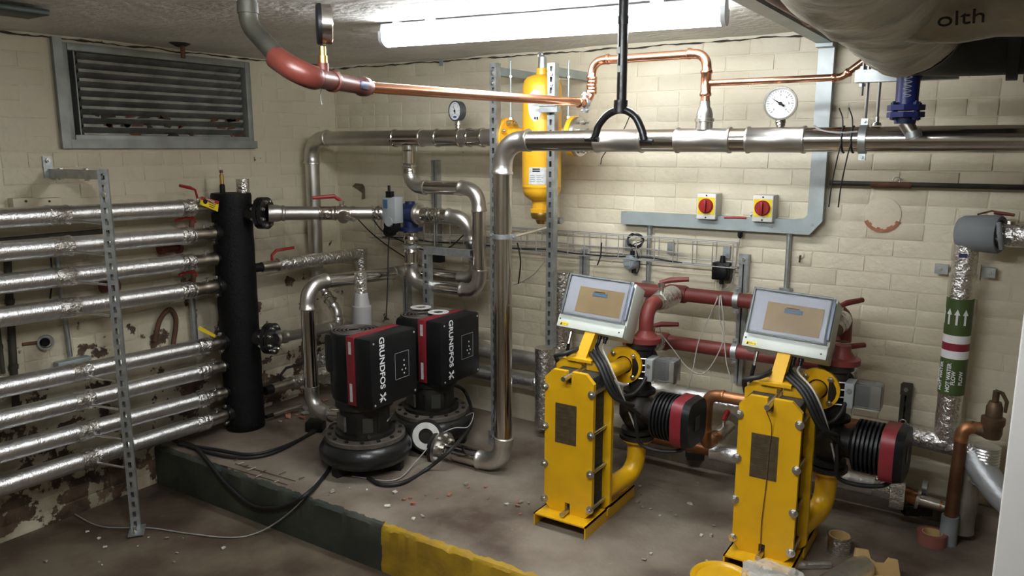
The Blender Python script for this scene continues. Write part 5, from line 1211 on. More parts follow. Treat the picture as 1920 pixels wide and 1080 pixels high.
# ---- isolator switches
for k, (px_, py_, lab) in enumerate(((1336, 386, 'left red and yellow rotary isolator switch on the trunking'), (1441, 390, 'right red and yellow rotary isolator switch on the trunking'))):
    c = ony(px_ - 6, py_, -.04); c = V((c.x, -.04, c.z)); t = thing('isolator_switch', lab, 'switch', c, group='isolator switches')
    MB().box(c, (.096, .085, .125), bev=.004).build('enclosure', mat('isolator_grey', (.50, .49, .44), .45), t)
    fp = MB().box(c + V((0, -.044, .0)), (.092, .006, .122), bev=.002).build('cover', mat('isolator_white', (.66, .66, .62), .45), t)
    MB().box(c + V((0, -.0475, .003)), (.084, .002, .082)).build('yellow_plate', YLABEL, t)
    kn = MB().lathe(c + V((0, -.048, .003)), (0, -1, 0), [(0, .036), (.010, .035), (.014, .031)], 28).build('knob', REDH, t)
    MB().box(c + V((0, -.069, .003)), (.012, .018, .056), bev=.003).build('knob_bar', REDH, kn)
    for z in (.053, -.053): MB().lathe(c + V((0, -.046, z)), (0, -1, 0), [(0, .004), (.003, .004)], 8).build('screw', BLACK, t)
cable('cable', 'red flexible cable between the two isolator switches', [ony(1358, 408, -.05), ony(1385, 408, -.05), ony(1400, 409, -.05)], .006, REDH)
c = ony(1408, 404, -.04); t = thing('conduit_gland', 'small metal gland beside the right isolator switch', 'gland', c); MB().sweep([c, ony(1420, 396, -.04)], .010, 10).build('barrel', GALV, t); MB().hexa(c, (.7, 0, .5), .014, .012).build('lock_nut', GALV, t)
# ---- conduits on the back wall
for px_, y0_, y1_, lab in ((1218, 425, 610, 'upright grey conduit below the left end of the trunking'), (1480, 440, 552, 'upright grey conduit below the trunking behind the right panel')):
    a = ony(px_, y0_, -.02); b = ony(px_ - 4, y1_, -.02); t = thing('conduit', lab, 'conduit', V((a.x, -.02, b.z)), group='conduits below the trunking')
    MB().sweep([(a.x, -.02, zt0 - .03), (a.x, -.02, b.z - .1)], .0115, 12).build('tube', GALV, t)
    zc_ = ony(px_, 530 if px_ < 1300 else 543, -.02).z; MB().box((a.x, -.02, zc_), (.055, .03, .014)).build('saddle_clip', GALV, t); MB().lathe((a.x, -.02, zt0 - .045), (0, 0, 1), [(0, .015), (.015, .015)], 12).build('coupler', GALV, t)
    for s_ in (-1, 1): MB().lathe((a.x + s_ * .022, -.034, zc_), (0, -1, 0), [(0, .005), (.003, .004)], 8).build('screw', ZINC, t)
a = ony(1556, 343, -.015); t = thing('conduit', 'long horizontal grey conduit running right from the trunking', 'conduit', a)
MB().sweep([a, V((4.6, -.015, a.z))], .011, 12).build('tube', GREENGREY, t); cc = ony(1680, 347, -.015); MB().sweep([cc - V((.1, 0, 0)), cc + V((.06, 0, 0))], .0135, 12).build('coupling', RUST, t); MB().ring(cc + V((0, 0, .02)), (0, 1, 0), .014, .003).build('saddle_clip', GALV, t)
# ---- wire basket cable tray
bk = thing('wire_basket_tray', 'galvanised wire basket cable tray along the back wall', 'cable tray', ony(1000, 460, -.04))
bx0 = ony(520, 425, -.03).x; bx0 = max(.35, bx0); bx1 = ony(1385, 470, -.05).x; zb0 = ony(1250, 490, -.05).z; zb1 = ony(1250, 446, -.05).z
wr = .0028
for z, y in ((zb1, -.03), (zb0 + .02, -.03), (zb1, -.09), (zb0, -.09), (zb0, -.03), (zb0, -.06)): MB().sweep([(bx0, y, z), (bx1, y, z)], wr, 6).build('long_wire', TRAYW, bk)
n = int((bx1 - bx0) / .10)
for k in range(n + 1):
    x = bx1 - .015 - k * .10; MB().sweep([(x, -.03, zb1), (x, -.03, zb0 + .02), (x, -.035, zb0), (x, -.085, zb0), (x, -.09, zb0 + .005), (x, -.09, zb1)], wr, 6).build('cross_wire', TRAYW, bk)
for px_ in (1178, 1258, 1363): c = ony(px_, 462, -.012); MB().box((c.x, -.012, (zb0 + zb1) / 2 + .005), (.035, .012, .06)).build('wall_clip', GALV, bk)
# cables lying in the tray
for k, (z, y, lab) in enumerate(((zb0 + .008, -.07, 'black cable lying in the wire basket tray'), (zb0 + .05, -.045, 'grey cable lying along the back of the wire basket tray'))):
    cable('tray_cable', lab, [(bx0 + .1 + i * .2, y + .01 * math.sin(i * 1.7 + k), z + .006 * math.sin(i * 2.3)) for i in range(int((bx1 - bx0) / .2))], .004, RUBBER if k == 0 else CABLEG)
for pts, lab in (([(700, 412), (720, 435), (760, 455), (800, 470), (840, 465), (870, 440)], 'dark cable drooping from the tray behind the blue valve'), ([(668, 408), (700, 440), (740, 470), (790, 500)], 'second dark cable drooping behind the stainless loop'), ([(970, 455), (976, 490), (972, 532)], 'short black cable end hanging from the tray by the strut'), ([(1128, 455), (1126, 480), (1120, 497)], 'short grey cable end hanging from the tray')):
    cable('cable', lab, [ony(x, y, -.10) for x, y in pts], .004, RUBBER)
o = cable('cable', 'grey diagonal wire on the wall beside the right strut', [ony(1022, 490, -.06), ony(1000, 515, -.03), ony(975, 530, -.03), ony(962, 534, -.03)], .0025, CABLEG)
# ---- wall sensors and boxes
c = ony(1184, 492, -.05); t = thing('wall_sensor', 'round grey sensor hanging under the tray with coiled black cable', 'sensor', c)
sd = V((-.45, -.85, 0)).normalized(); MB().lathe(c - sd * .03, sd, [(0, .034), (.03, .038), (.045, .040), (.055, .036), (.058, .030)], 26).build('housing', mat('sensor_grey', (.27, .31, .34), .45), t)
MB().box(c + sd * .029, (.05, .01, .03), Matrix.Rotation(math.atan2(sd.y, sd.x) + math.pi / 2, 3, 'Z')).build('face_plate', mat('sensor_face', (.36, .40, .43), .4), t)
MB().cyl(c + V((0, .01, .035)), c + V((0, .01, .06)), .012, seg=10).build('top_gland', BLACK, t); MB().cyl(c + V((.01, .01, -.035)), c + V((.012, .01, -.055)), .012, seg=10).build('bottom_gland', BLACK, t)
cp = c + V((.03, -.02, .12)); cl = []
for k in range(60):
    a = k * .42; r = .035 + .006 * math.sin(k * .9); cl.append(cp + V((r * math.cos(a) * 1.1, -.004 * (k % 5), r * math.sin(a))))
cable('cable_coil', 'coil of thin black cable hung on the tray above the round sensor', [c + V((0, .01, .06)), c + V((0, 0, .09))] + cl, .0025, RUBBER, n=3)
cable('cable', 'thin black cable looping beside the round grey sensor', [c + V((.012, .01, -.055)), c + V((.035, 0, -.05)), c + V((.045, 0, .0)), c + V((.02, 0, .08))], .003, RUBBER)
c = ony(1354, 508, -.04); t = thing('wall_sensor', 'square black sensor box with round cover on the wall', 'sensor', c)
MB().box(c, (.088, .055, .085), bev=.005).build('casing', BLACK, t); MB().lathe(c + V((0, -.027, 0)), (0, -1, 0), [(0, .036), (.008, .035), (.010, .032)], 28).build('round_cover', BLACK, t)
MB().sweep([c + V((0, 0, .04)), c + V((0, 0, .075))], [.016, .011], 12).build('top_gland', BLACK, t); MB().sweep([c + V((0, 0, -.04)), c + V((0, 0, -.065))], .012, 12).build('bottom_gland', BLACK, t); MB().sweep([c + V((0, 0, -.065)), c + V((0, 0, -.078))], .008, 10).build('gland_nut', NICKEL, t)
cb = c + V((0, 0, -.075))
WG = 'white wires below the square sensor'
for pts, lab in (([(1345, 560), (1332, 590), (1310, 640), (1300, 690), (1290, 730)], 'white wire falling left below the square black sensor'), ([(1349, 560), (1350, 600), (1358, 640), (1362, 680), (1372, 718)], 'white wire falling straight below the square black sensor'), ([(1352, 560), (1358, 620), (1348, 660), (1320, 700), (1290, 690), (1262, 655), (1240, 625), (1236, 605)], 'white wire looping between square sensor and left panel')):
    cable('cable', lab, [cb] + [ony(x, y, -.33) for x, y in pts], .0028, CABLEW, WG)
p = ony(1388, 435, -.04); o = MB().lathe(p, (0, 0, -1), [(0, .012), (.02, .012), (.03, .006)], 12).build('cable_gland', BLACK); tag(o, 'small black gland under the trunking right of its middle', 'gland')
cable('cable', 'grey cable from the trunking gland down past the square sensor', [p - V((0, 0, .03)), ony(1384, 460, -.05), ony(1381, 485, -.05), ony(1372, 530, -.05), ony(1355, 545, -.05)], .003, CABLEG)
# ---- short struts on the back wall
SG = 'short wall struts'
for (px_, y0_, y1_, lab, par) in ((1395, 478, 722, 'tall dark wall strut between the two panels carrying red pipes', 0), (1093, 468, 515, 'short wall strut above the left control panel', 0), (813, 300, 480, 'wall strut behind the stainless S-bend', 0), (758, 498, 600, 'dark wall strut behind the front pump pipe', 0), (1700, 722, 905, 'rusty wall strut right of the right heat exchanger', 0)):
    a = ony(px_, y0_, -.043); b = ony(px_, y1_, -.043); t = thing('wall_strut', lab, 'bracket', V((a.x, -.02, b.z)), group=SG)
    ch_ = channel((a.x, -.0, b.z), (a.x, -.0, a.z), (0, 1, 0), GALV if px_ != 1700 else GREENGREY, 'channel', t, slots=True)
    if px_ in (1395, 1700): MB().box((a.x, -.045, a.z - .02), (.045, .006, .05)).build('end_plate', GALV if px_ == 1395 else GREENGREY, t); m2 = MB(); bolt(m2, (a.x, -.048, a.z - .02), (0, -1, 0), .010, .006); m2.build('bolt', ZINC, t)
# strut stand that carries the blue valve loop
px_ = 797; Ys = -.36; a = ony(px_, 470, Ys); t = thing('strut_stand', 'short galvanised strut stand with cross arm under the blue valve', 'bracket', (a.x, Ys, ony(px_, 580, Ys).z))
channel((a.x, Ys, .0), (a.x, Ys, a.z), (0, -1, 0), GALV, 'upright', t)
channel((a.x - .01, Ys + .0, a.z - .0), (a.x + .30, Ys + .02, a.z + .0), (0, -1, 0), GALV, 'arm', t, slots=False)
q = ony(770, 462, YR); clamp_ring('pipe_clip', (xt, YR, q.z), (0, 0, 1), r76, GALV, t, .018, (1, 0, 0)); MB().cyl((xt + .06, YR, q.z), (xt + .16, YR - .04, q.z), .005, seg=8).build('rod', ZINC, t); q2 = ony(815, 440, YR); MB().cyl((q2.x, YR, zv - .05), (q2.x, YR, a.z + .02), .005, seg=8).build('rod', ZINC, t)
c = ony(822, 484, -.06); t = thing('wall_sensor', 'small dark bracketed sensor on the wall behind the stainless loop', 'sensor', c); MB().box(c, (.07, .05, .05), bev=.006).build('casing', BLACK, t); MB().cyl(c + V((0, 0, .02)), c + V((0, 0, .05)), .014).build('gland', BLACK, t)
cable('cable', 'black cable hanging from the valve actuator past the front pump', [ac + V((-.02, -.02, -.10)), ony(728, 470, -.40), ony(727, 530, -.42), ony(724, 600, -.45)], .004, RUBBER)
# round repair patches on the brickwork
for (px_, py_, lab) in ((1655, 402, 'round plastered patch with bare brick edge on the back wall'),):
    c = ony(px_, py_, .0); o = MB().lathe(c + V((0, .012, 0)), (0, -1, 0), [(0, .078), (.0145, .074), (.0155, .068)], 30).build('wall_patch', WALLM); tag(o, lab, 'patch')
    arc = [math.radians(205 + 12 * k) for k in range(12)]; q = MB()
    for k in range(11): a0_, a1_ = arc[k], arc[k + 1]; wi = .05 + .012 * math.sin(k * 1.9); q.prism([(.08 * math.cos(a0_), .08 * math.sin(a0_)), (.08 * math.cos(a1_), .08 * math.sin(a1_)), ((.08 - wi * .35) * math.cos(a1_), (.08 - wi * .35) * math.sin(a1_)), ((.08 - wi * .35) * math.cos(a0_), (.08 - wi * .35) * math.sin(a0_))], c + V((0, -.002, 0)), (1, 0, 0), (0, 0, 1), .003)
    q = q.build('bare_brick', mat('bare_brick', (.42, .17, .10), .9, 0, .2, 60, .3, 40), o)
# ================================================================ big lagged ducts under the ceiling, upper right
DX, DZ, DR = 3.515, 1.945, .142
rr = random.Random(21)
def lagged(pts, r, jit, n_seg=44):
    P_ = [V(p) for p in pts]; out = []; rad = []
    for i in range(len(P_) - 1):
        n = max(2, int((P_[i + 1] - P_[i]).length / .03))
        for k in range(n): out.append(P_[i].lerp(P_[i + 1], k / n)); rad.append(r * (1 + rr.uniform(-jit, jit)))
    out.append(P_[-1]); rad.append(r); return MB().sweep(out, rad, n_seg)
def crinkle(mb, amp):
    mb.v = [q + V((mathutils.noise.noise(q * 9), mathutils.noise.noise(q * 9 + V((7, 0, 0))), mathutils.noise.noise(q * 9 + V((0, 9, 0))))) * amp + V((0, 0, 1)) * amp * .5 * mathutils.noise.noise(V((q.x * 30, q.y * 8, q.z * 30))) for q in mb.v]; return mb
du = thing('lagged_duct', 'big dusty foil-lagged duct running along the ceiling to the black elbow', 'duct', (DX, -1.5, DZ - DR))
crinkle(lagged([(DX + .10, -3.6, DZ), (DX, -1.27, DZ)], DR, .01), .014).build('lagging', FOILPAPER, du, 60)
MB().lathe((DX, -1.31, DZ), (0, 1, 0), [(0, DR * 1.0), (.03, DR * 1.03), (.05, DR * 1.02), (.052, DR * .9)], 36).build('lagging_end', FOILPAPER, du)
br2 = crinkle(lagged([(DX + .05, -1.93, DZ), (DX + .4, -1.95, DZ), (5.3, -1.95, DZ)], .135, .01), .012).build('branch_lagging', FOILPAPER, du, 60)
# handwriting on the paper
tp_ = V((3.70, -1.95, DZ)); ang = math.radians(38); nrm = V((0, -math.sin(ang), -math.cos(ang))); 
text_part('handwriting', 'olth', tp_ + nrm * .1400, (1, .05, .04), V((0, -math.cos(ang), math.sin(ang))), .050, BLACK, br2, thick=.0008)
be = thing('black_duct_elbow', 'black bitumen-coated pipe elbow under the ceiling with lagged tail to the right', 'duct', (DX, -.75, DZ - .13))
fp_ = full_path([(DX, -1.32, DZ), (DX, -.89, DZ), (4.1, -.89, DZ)], .22)
MB().sweep(fp_, .128, 30).build('elbow', BLACKST, be, 60)
for c, ax in (((DX, -1.22, DZ), (0, 1, 0)), ((3.77, -.89, DZ), (1, 0, 0))):
    MB().washer(c, ax, .146, .12, .03).build('flange', BLACKST, be)
crinkle(lagged([(3.82, -.89, DZ), (5.3, -.89, DZ)], .15, .01), .012).build('tail_lagging', FOIL_D, be, 60)
MB().sweep([(3.80, -.89, DZ), (3.83, -.89, DZ)], .152, 30).build('tail_collar', FOIL_D, be)
q = V((3.90, -.89, DZ)) + V((0, -.12, -.095)); text_part('marking', '<', q + V((0, -.004, -.004)), (1, 0, 0), (0, -.62, .78), .05, BLACK, be)
# blue drain valve below the elbow
bx_, by_ = ony(1700, 190, -.90).x, -.90
bl = thing('blue_drain_valve', 'blue flanged drain valve hanging below the black duct elbow', 'valve', (bx_, by_, 1.64))
zf = ony(1700, 208, by_).z
MB().lathe((bx_, by_, zf + .02), (0, 0, 1), [(0, .036), (.02, .034), (.10, .036), (.16, .04)], 20).build('neck', BLUEB, bl)
MB().sweep(smooth_path([(bx_ + .003 + .012 * (1 if k_ % 2 else -1), by_ - .0355 + .002 * (k_ % 2), zf + .04 + k_ * .007) for k_ in range(11)], 4), .0011, 5).build('chalk_scribble', GREYLB, bl)
for dz in (.010, -.012): MB().washer((bx_, by_, zf + dz), (0, 0, 1), .056, .02, .017, 8).build('flange', BLUEB, bl)
for k in range(4):
    a = math.radians(45 + 90 * k); m2 = MB(); c = V((bx_ + .046 * math.cos(a), by_ + .046 * math.sin(a), zf)); m2.cyl(c + V((0, 0, -.03)), c + V((0, 0, .03)), .005, seg=8); m2.hexa(c + V((0, 0, .018)), (0, 0, 1), .010, .008); m2.hexa(c + V((0, 0, -.028)), (0, 0, 1), .010, .008); m2.build('bolt', BLUEV, bl)
MB().lathe((bx_, by_, zf - .02), (0, 0, -1), [(0, .034), (.02, .032)], 20).build('outlet_boss', BLUEV, bl)
MB().sweep([(bx_, by_, zf - .035), ony(1712, 252, by_)], .022, 16).build('spout', NICKEL, bl); MB().sweep([ony(1711, 246, by_), ony(1714, 258, by_)], .025, 16).build('spout_cap', GALV, bl)
# open strut end that carries the rods
c = ony(1611, 132, -.80); t = thing('strut_bracket', 'short open-ended strut bracket with bolt below the duct', 'bracket', c)
channel(c + V((-.01, 0, 0)), c + V((.30, .02, -.0)), (0, 0, 1), GALV, 'channel', t, slots=False)
m2 = MB(); m2.cyl(c + V((.015, -.005, .06)), c + V((.015, -.005, -.085)), .005, seg=8); bolt(m2, c + V((.015, -.005, .0)), (0, 0, 1), .011, .012); bolt(m2, c + V((.015, -.005, -.045)), (0, 0, -1), .011, .01); m2.build('bolt', ZINC, t)
MB().sweep([c + V((.07, -.03, 0)), c + V((.14, -.05, -.01)), c + V((.20, -.06, -.03))], [.012, .016, .012], 10).build('duct_clip', BLACKST, t)
MB().hexa(c + V((.165, -.062, -.012)), (.3, -1, 0), .010, .012).build('clip_nut', BRASS, t)
# ================================================================ white post at the right edge
wp = ony(1895, 800, -1.90)
struct(MB().box((wp.x + .28, -1.87, (FLOOR + CEIL) / 2), (.56, .06, CEIL - FLOOR), bev=.004).build('trim_2', mat('white_board', (.74, .73, .70), .5, 0, .03, 30, .05, 3)))
# ================================================================ banded hot water pipe
GX = ony(1797, 600, -.12).x; GY = -.12; GR = .047
gp = thing('hot_water_pipe', 'upright foil pipe with green, white and maroon flow band', 'pipe', (GX, GY, .33))
def gz(py_): return ony(1797, py_, GY).z
n = 26; z0, z1 = gz(840), gz(440)
MB().sweep([(GX, GY, z0 + (z1 - z0) * k / n) for k in range(n + 1)], [GR * (1 + rr.uniform(-.03, .03)) for k in range(n + 1)], 24).build('lagging', FOIL_C, gp, 60)
MB().sweep([(GX, GY, gz(520)), (GX, GY, gz(512))], GR * 1.10, 24).build('tape_band', FOIL_C, gp)
def band(name, ya, yb, mt, e=.0015): 
    return MB().sweep([(GX, GY, gz(ya)), (GX, GY, gz(yb))], GR * 1.04 + e, 32).build(name, mt, gp)
b1 = band('green_band', 626, 558, GREENB); band('white_band', 641, 626, WHITEP); band('maroon_band', 655, 641, MAROON); band('white_band', 670, 655, WHITEP); b2 = band('green_band', 738, 670, GREENB)
RB_ = GR * 1.04 + .0024
def tang(a): a = math.radians(a); return V((math.sin(a), -math.cos(a), 0)), V((math.cos(a), math.sin(a), 0))
for a in (-72, -38, -4, 30):
    n_, u_ = tang(a); za, zb_ = gz(606), gz(578); c = V((GX, GY, 0)) + n_ * RB_
    m = MB(); m.prism([(-.004, za), (.004, za), (.004, (za + 2 * zb_) / 3), (.011, (za + 2 * zb_) / 3), (0, zb_ + .004), (-.011, (za + 2 * zb_) / 3), (-.004, (za + 2 * zb_) / 3)], c, u_, (0, 0, 1), .0008); m.build('flow_arrow', WHITEP, b1)
for a, s_ in ((-72, 'FLOW'), (-52, 'HOT WATER'), (-14, 'HOT WATER'), (6, 'FLOW'), (38, 'FLOW')):
    n_, u_ = tang(a); text_part('lettering', s_, V((GX, GY, gz(705))) + n_ * (RB_ + .0004), (0, 0, 1), -u_, .021, WHITEP, b2, thick=.0004, bold=.0006)
for s_ in (-1, 1): MB().box((GX + s_ * .085, -.03, gz(512)), (.05, .03, .04)).build('wall_bracket', GALV, gp); MB().lathe((GX + s_ * .09, -.045, gz(512)), (0, -1, 0), [(0, .008), (.005, .007)], 10).build('bracket_bolt', ZINC, gp)
MB().box((GX - .005, GY - GR - .001, gz(476)), (.03, .004, .016)).build('blue_tape', mat('blue_tape', (.02, .02, .09), .5), gp)
# foam elbow on top
fe_ = V((GX, GY - .0, gz(440) + .01))
fj = thing('foam_jacket', 'grey foam insulation jacket on the top bend of the banded pipe', 'insulation', fe_)
e_ = ony(1880, 440, GY - .04); d = (e_ - fe_).normalized(); Lf = .15
MB().lathe(fe_ - d * .035, d, [(0, .03), (.004, .058), (.02, .068), (.09, .074), (Lf, .076), (Lf + .006, .072), (Lf + .004, .058), (Lf - .06, .052), (Lf - .062, .01)], 28).build('jacket', GREYFOAM, fj, 60)
MB().sweep(smooth_path([fe_ + d * (Lf - .04) + V((0, -.055, .05)), fe_ + d * (Lf - .03) + V((0, -.075, .0)), fe_ + d * (Lf - .02) + V((0, -.055, -.05))], 6), .010, 8).build('folded_lip', GREYFOAM, fj, 60)
MB().sweep([fe_ + d * .03 + V((0, 0, .075)), fe_ + d * .08 + V((0, -.01, .092)), fe_ + d * .12 + V((0, 0, .083))], .004, 6).build('tie_wire', RUST, fj)
MB().sweep([fe_ + d * .09 + V((0, 0, .085)), fe_ + d * .16 + V((0, 0, .078))], [.008, .006], 8).build('valve_lever', REDBR, fj)
tp2 = thing('foil_pipe', 'foil-lagged pipe leaving the grey foam jacket to the right', 'pipe', fe_ + d * .12)
lagged([fe_ + d * .06, fe_ + d * .9], .047, .03, 22).build('lagging', FOIL_C, tp2, 60); MB().lathe(fe_ + d * .15 + V((0, 0, .04)), (0, 0, 1), [(0, .018), (.015, .016)], 10).build('nut', NICKEL, tp2)
# ================================================================ low pipes on the right
zL = gz(835) - .0
lp1 = thing('foil_pipe', 'crumpled foil-lagged pipe at the foot of the banded pipe', 'pipe', (GX, GY, zL))
aL = ony(1692, 806, GY); lagged([(aL.x, GY, zL + .012), (GX, GY, zL), (3.86, GY - .02, zL - .03)], .045, .05, 22).build('lagging', FOIL_C, lp1, 60)
text_part('handwriting', '1001  OX', V((GX - .08, GY - .046, zL - .01)), (1, 0, -.08), (0, -.2, 1), .032, mat('pen_grey', (.12, .12, .14), .6), lp1, thick=.0006)
cu2 = thing('copper_pipe', 'aged copper pipe behind the right heat exchanger pump', 'pipe', (aL.x, GY, zL)); MB().sweep([(2.95, GY - .02, zL + .012), (aL.x + .02, GY, zL + .012)], .027, 18).build('pipe', COPPER_O, cu2); MB().washer((aL.x - .02, GY, zL + .012), (1, 0, 0), .036, .026, .014).build('pipe_clip', GALV, cu2); MB().ring((aL.x, GY - .01, zL + .062), (0, 1, 0), .012, .003).build('clip_ring', ZINC, cu2)
# silver upper pipe and lower pipe between the exchangers
sp = thing('foil_pipe', 'smooth silver foil pipe low on the wall between the heat exchangers', 'pipe', (2.3, -.20, .39)); lagged([(2.05, -.20, .395), (3.05, -.20, .385)], .050, .012, 24).build('lagging', FOIL, sp, 60)
for x in (2.35, 2.88): MB().sweep([(x - .03, -.20, .39), (x + .03, -.20, .39)], .053, 24).build('tape_band', FOIL_C, sp)
lo = thing('foil_pipe', 'lowest foil-lagged pipe along the kerb behind the heat exchangers', 'pipe', (2.6, -.25, .155))
lagged([(2.70, -.25, .158), (3.52, -.25, .155)], .043, .03, 22).build('lagging', FOIL, lo, 60)
MB().sweep([(2.25, -.25, .158), (2.72, -.25, .158)], .027, 18).build('bare_pipe', COPPER_O, lo)
lagged([ony(1640, 905, -.27), ony(1680, 918, -.27)], .055, .06, 20).build('loose_foil', FOIL_C, lo, 60)
cR = ony(1682, 928, -.29); MB().washer(cR, (1, .1, 0), .058, .05, .055).build('foil_cuff', FOIL_C, lo)
MB().sweep([ony(1690, 925, -.25), ony(1722, 936, -.25)], .03, 16).build('copper_tail', COPPER_O, lo); MB().sweep([ony(1718, 935, -.25), ony(1724, 937, -.25)], .042, 18).build('union', NICKEL, lo); MB().sweep([ony(1724, 937, -.25), ony(1775, 952, -.25)], .024, 16).build('nickel_tail', NICKEL, lo); MB().sweep([ony(1762, 948, -.25), ony(1766, 949, -.25)], .028, 16).build('bead', COPPER_O, lo)
# copper trap left of the right exchanger
ce = thing('copper_pipe', 'copper pipe dropping in a loop left of the right heat exchanger', 'pipe', ony(1325, 838, -.45))
A = ony(1402, 744, -.45); B = ony(1322, 738, -.45); Cc = ony(1326, 838, -.45); xm = (B.x + Cc.x) / 2; B.x = xm; Cc.x = xm; A.z = B.z; De = V((xm + .03, -.20, Cc.z + .02))
pipe_parts([A, B, Cc, De], .0265, .05, COPPER_O, ce, COPPER_O, sock=.03, bead=1.10)
MB().sweep([A, A + V((.10, 0, 0))], .03, 16).build('union', NICKEL, ce)
bvx = ce; vv = Cc.lerp(De, .48); dv2 = (De - Cc).normalized()
tv = thing('ball_valve', 'nickel ball valve with red lever behind the copper loop', 'valve', vv); MB().lathe(vv, dv2, [(0, .034), (.02, .036), (.03, .03), (.07, .034), (.11, .03), (.14, .03)], 18).build('body', NICKEL, tv); MB().cyl(vv + dv2 * .07, vv + dv2 * .07 + V((0, 0, .06)), .010).build('stem', ZINC, tv); MB().sweep([vv + dv2 * .07 + V((0, 0, .06)), vv + dv2 * .09 + V((.01, 0, .10)), vv + dv2 * .20 + V((.03, 0, .12))], [.012, .014, .010], 8).build('lever', REDH, tv)
# pipe feet
for px_, py_, lab in ((1300, 878, 'small dark pipe foot bracket on the plinth between the heat exchangers'), (1710, 985, 'small dark pipe foot bracket on the plinth near the tape roll')):
    c = onz(px_, py_, 0); t = thing('pipe_support', lab, 'bracket', c, group='pipe feet'); channel(c + V((-.04, 0, .042)), c + V((.06, .06, .042)), (0, 0, -1), GREENGREY, 'channel', t, slots=False, dep=.041); MB().cyl(c + V((.03, .04, .03)), c + V((.03, .06, .16)), .005, seg=8).build('stud', ZINC, t); MB().washer(c + V((.03, .07, .15)), (1, 0, 0), .034, .028, .02).build('ring', GALV, t)
# ---- safety relief valve and discharge pipe
RV = ony(1862, 790, -.28); rx = RV.x
rv = thing('relief_valve', 'bronze safety relief valve with lever at the lower right', 'valve', (rx, -.28, .3))
BRONZE = mat('bronze', (.17, .105, .06), .5, .6, .1, 50, .4, 20)
def rz(py_): return ony(1862, py_, -.28).z
MB().lathe((rx, -.28, rz(822)), (0, 0, 1), [(0, .03), (.02, .036), (.05, .036), (.06, .042), (.085, .042), (.09, .03), (.13, .029), (.135, .026), (.15, .022)], 20).build('body', BRONZE, rv)
MB().cyl((rx, -.28, rz(752)), (rx, -.28, rz(732)), .012).build('spindle', BRONZE, rv)
MB().sweep([(rx - .005, -.28, rz(732)), (rx + .02, -.28, rz(735)), (rx + .038, -.28, rz(750)), (rx + .036, -.28, rz(770))], [.007, .008, .007, .006], 8).build('lever', BRONZE, rv)
MB().sweep([(rx - .02, -.28, rz(812)), (rx - .075, -.28, rz(806))], .024, 16).build('outlet', BRONZE, rv)
dx = ony(1800, 850, -.30).x
dpz = thing('copper_pipe', 'brown copper discharge pipe dropping from the relief valve', 'pipe', (dx, -.30, .0)); pipe_parts([(rx - .06, -.28, rz(808)), (dx, -.29, rz(806)), (dx - .01, -.30, .10)], .024, .04, COPPER_B, dpz, COPPER_O, sock=.03, bead=1.1)
MB().lathe((dx - .01, -.30, .0), (0, 0, 1), [(0, .034), (.12, .032), (.121, .027)], 18).build('grey_sleeve', GREYFOAM, dpz)
fx = thing('foil_pipe', 'upright ribbed foil sleeve below the relief valve', 'pipe', (rx, -.26, .1)); pr = []
for k in range(14): pr += [(k * .012, .046), (k * .012 + .006, .050)]
MB().lathe((rx - .01, -.26, rz(915)), (0, 0, 1), pr, 22).build('ribbed_sleeve', FOIL, fx, 30)
lagged([(rx - .07, -.22, rz(880)), (rx - .07, -.22, .03)], .05, .05, 20).build('lagging', FOIL_D, fx, 60)
fb = thing('foam_jacket', 'grey foam lagged bend behind the white post at lower right', 'insulation', (rx + .02, -.30, .1)); MB().sweep(smooth_path([(rx - .055, -.24, rz(862)), (rx - .02, -.27, rz(885)), (rx + .05, -.32, rz(915)), (rx + .14, -.38, rz(940))], 6), .055, 22).build('jacket', mat('foil_grey', (.42, .43, .44), .45, .5, .3, 40, .2, 10), fb, 60)
# ---- tape rolls and offcuts in the foreground
c = onz(1746, 1018, 0); t = thing('tape_roll', 'red-edged roll of tape lying flat by the grey sleeve', 'tape roll', c); MB().washer(c + V((0, 0, .024)), (0, 0, 1), .056, .036, .048, 32).build('tape', TAPECORE, t); MB().washer(c + V((0, 0, .024)), (0, 0, 1), .038, .034, .049, 32).build('core', CARD, t)
c = onz(1572, 1034, 0); t = thing('tape_roll', 'shiny silver foil tape roll standing on the plinth', 'tape roll', c); MB().washer(c + V((0, 0, .036)), (0, 0, 1), .044, .038, .072, 30).build('tape', FOIL_C, t); MB().washer(c + V((0, 0, .036)), (0, 0, 1), .039, .036, .0725, 30).build('core', CARD, t)
c = onz(1618, 1062, .05); d = V((-.35, -.94, 0)).normalized(); t = thing('foil_tube', 'open silver foil tube offcut lying in the foreground', 'tube', c - V((0, 0, .05))); m = MB(); mid = c + d * .15
m.lathe(c, d, [(0, .046), (.3, .046), (.3, .040), (.0, .040), (0, .046)], 26); m.build('foil_skin', FOIL, t); MB().lathe(c + d * .001, d, [(0, .040), (.29, .040), (.29, .030), (0, .030), (0, .04)], 24).build('foam_lining', BLACK, t)
c = onz(1556, 1058, .015); o = MB().lathe(c, V((-.7, -.5, 0)), [(0, .016), (.18, .016), (.18, .012), (0, .012), (0, .016)], 16).build('foil_tube', FOIL); tag(o, 'thin silver tube offcut lying behind the foil tube', 'tube')
c = onz(1650, 1062, 0); t = thing('cardboard_piece', 'tan cardboard packing piece with rounded cut-outs in the foreground', 'cardboard', c)
poly = [(-.10, -.02), (-.09, .03), (-.075, .10), (-.03, .095), (-.022, .065), (0, .05), (.03, .05), (.045, .07), (.075, .065), (.085, .0), (.08, -.02)]
MB().prism(poly, c + V((.0, -.12, .02)), (.9, .45, 0), (-.1, .25, .95), .012).build('panel', CARD, t, 20)
MB().box(c + V((.02, -.17, .03)), (.14, .06, .012), Matrix.Rotation(.5, 3, 'Z')).build('flap', CARD, t)
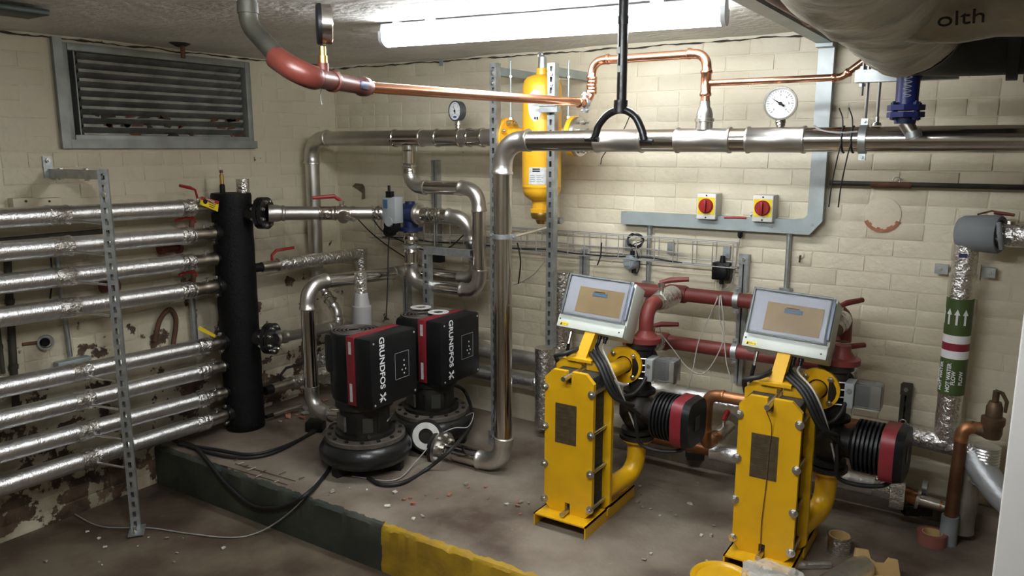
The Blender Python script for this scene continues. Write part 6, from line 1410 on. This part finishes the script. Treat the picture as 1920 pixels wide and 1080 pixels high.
# yellow bucket rim and clear bag
c = onz(1352, 1092, 0); c.z = 0.0; t = thing('bucket_lid', 'yellow round bucket lid at the bottom edge of the view', 'lid', c); MB().lathe(c, (0, 0, 1), [(0, .10), (.012, .112), (.02, .115), (.026, .11), (.022, .098), (.016, .09)], 36).build('lid', YELLOW, t)
bc = onz(1450, 1085, .03); gm = bmesh.new(); bmesh.ops.create_icosphere(gm, subdivisions=4, radius=1)
for q in gm.verts:
    nn_ = mathutils.noise.noise(q.co * 2.2) * .22 + mathutils.noise.noise(q.co * 5.0) * .10
    q.co = V((q.co.x * .115 * (1 + nn_), q.co.y * .07 * (1 + nn_), max(-.028, q.co.z * .055 * (1 + nn_ * 1.5))))
mb = MB(); gm.verts.ensure_lookup_table(); mb.v = [q.co + bc for q in gm.verts]; mb.f = [tuple(v.index for v in f.verts) for f in gm.faces]; gm.free()
o = mb.build('plastic_bag', BAG, None, 25); tag(o, 'crumpled clear plastic bag before the right heat exchanger', 'bag')
# tape strips hanging on the right exchanger front
cable('string', 'thin twisted string hanging down the right heat exchanger front', [hb2 + V((.0, -.055, .655)), hb2 + V((.012, -.012, .58)), hb2 + V((.006, -.006, .48)), hb2 + V((.004, -.006, .36)), hb2 + V((-.004, -.006, .2)), hb2 + V((-.002, -.006, .07))], .0018, RUST, cat='string')

# ---- small wall marks
c = ony(1500, 480, -.012); t = thing('wall_hook', 'small rusty hook in the back wall right of the trunking conduit', 'hook', c); MB().sweep([c + V((0, .012, 0)), c, c + V((0, -.004, -.03))], .004, 8).build('hook', RUST, t); MB().lathe(c + V((0, .012, .002)), (0, -1, 0), [(0, .02), (.004, .014)], 9).build('plug', WALLM, t)
c = ony(672, 358, .0); o = MB().prism([(-.05, .03), (-.02, .05), (.045, .045), (.06, .01), (.055, -.05), (.03, -.055), (.035, -.01), (-.01, .012)], c + V((0, .0035, 0)), (1, 0, 0), (0, 0, 1), .007).build('wall_patch', mat('old_plaster', (.16, .125, .07), .9, 0, .4, 40, .5, 20)); tag(o, 'broken brown plaster patch on the wall near the corner riser', 'patch')
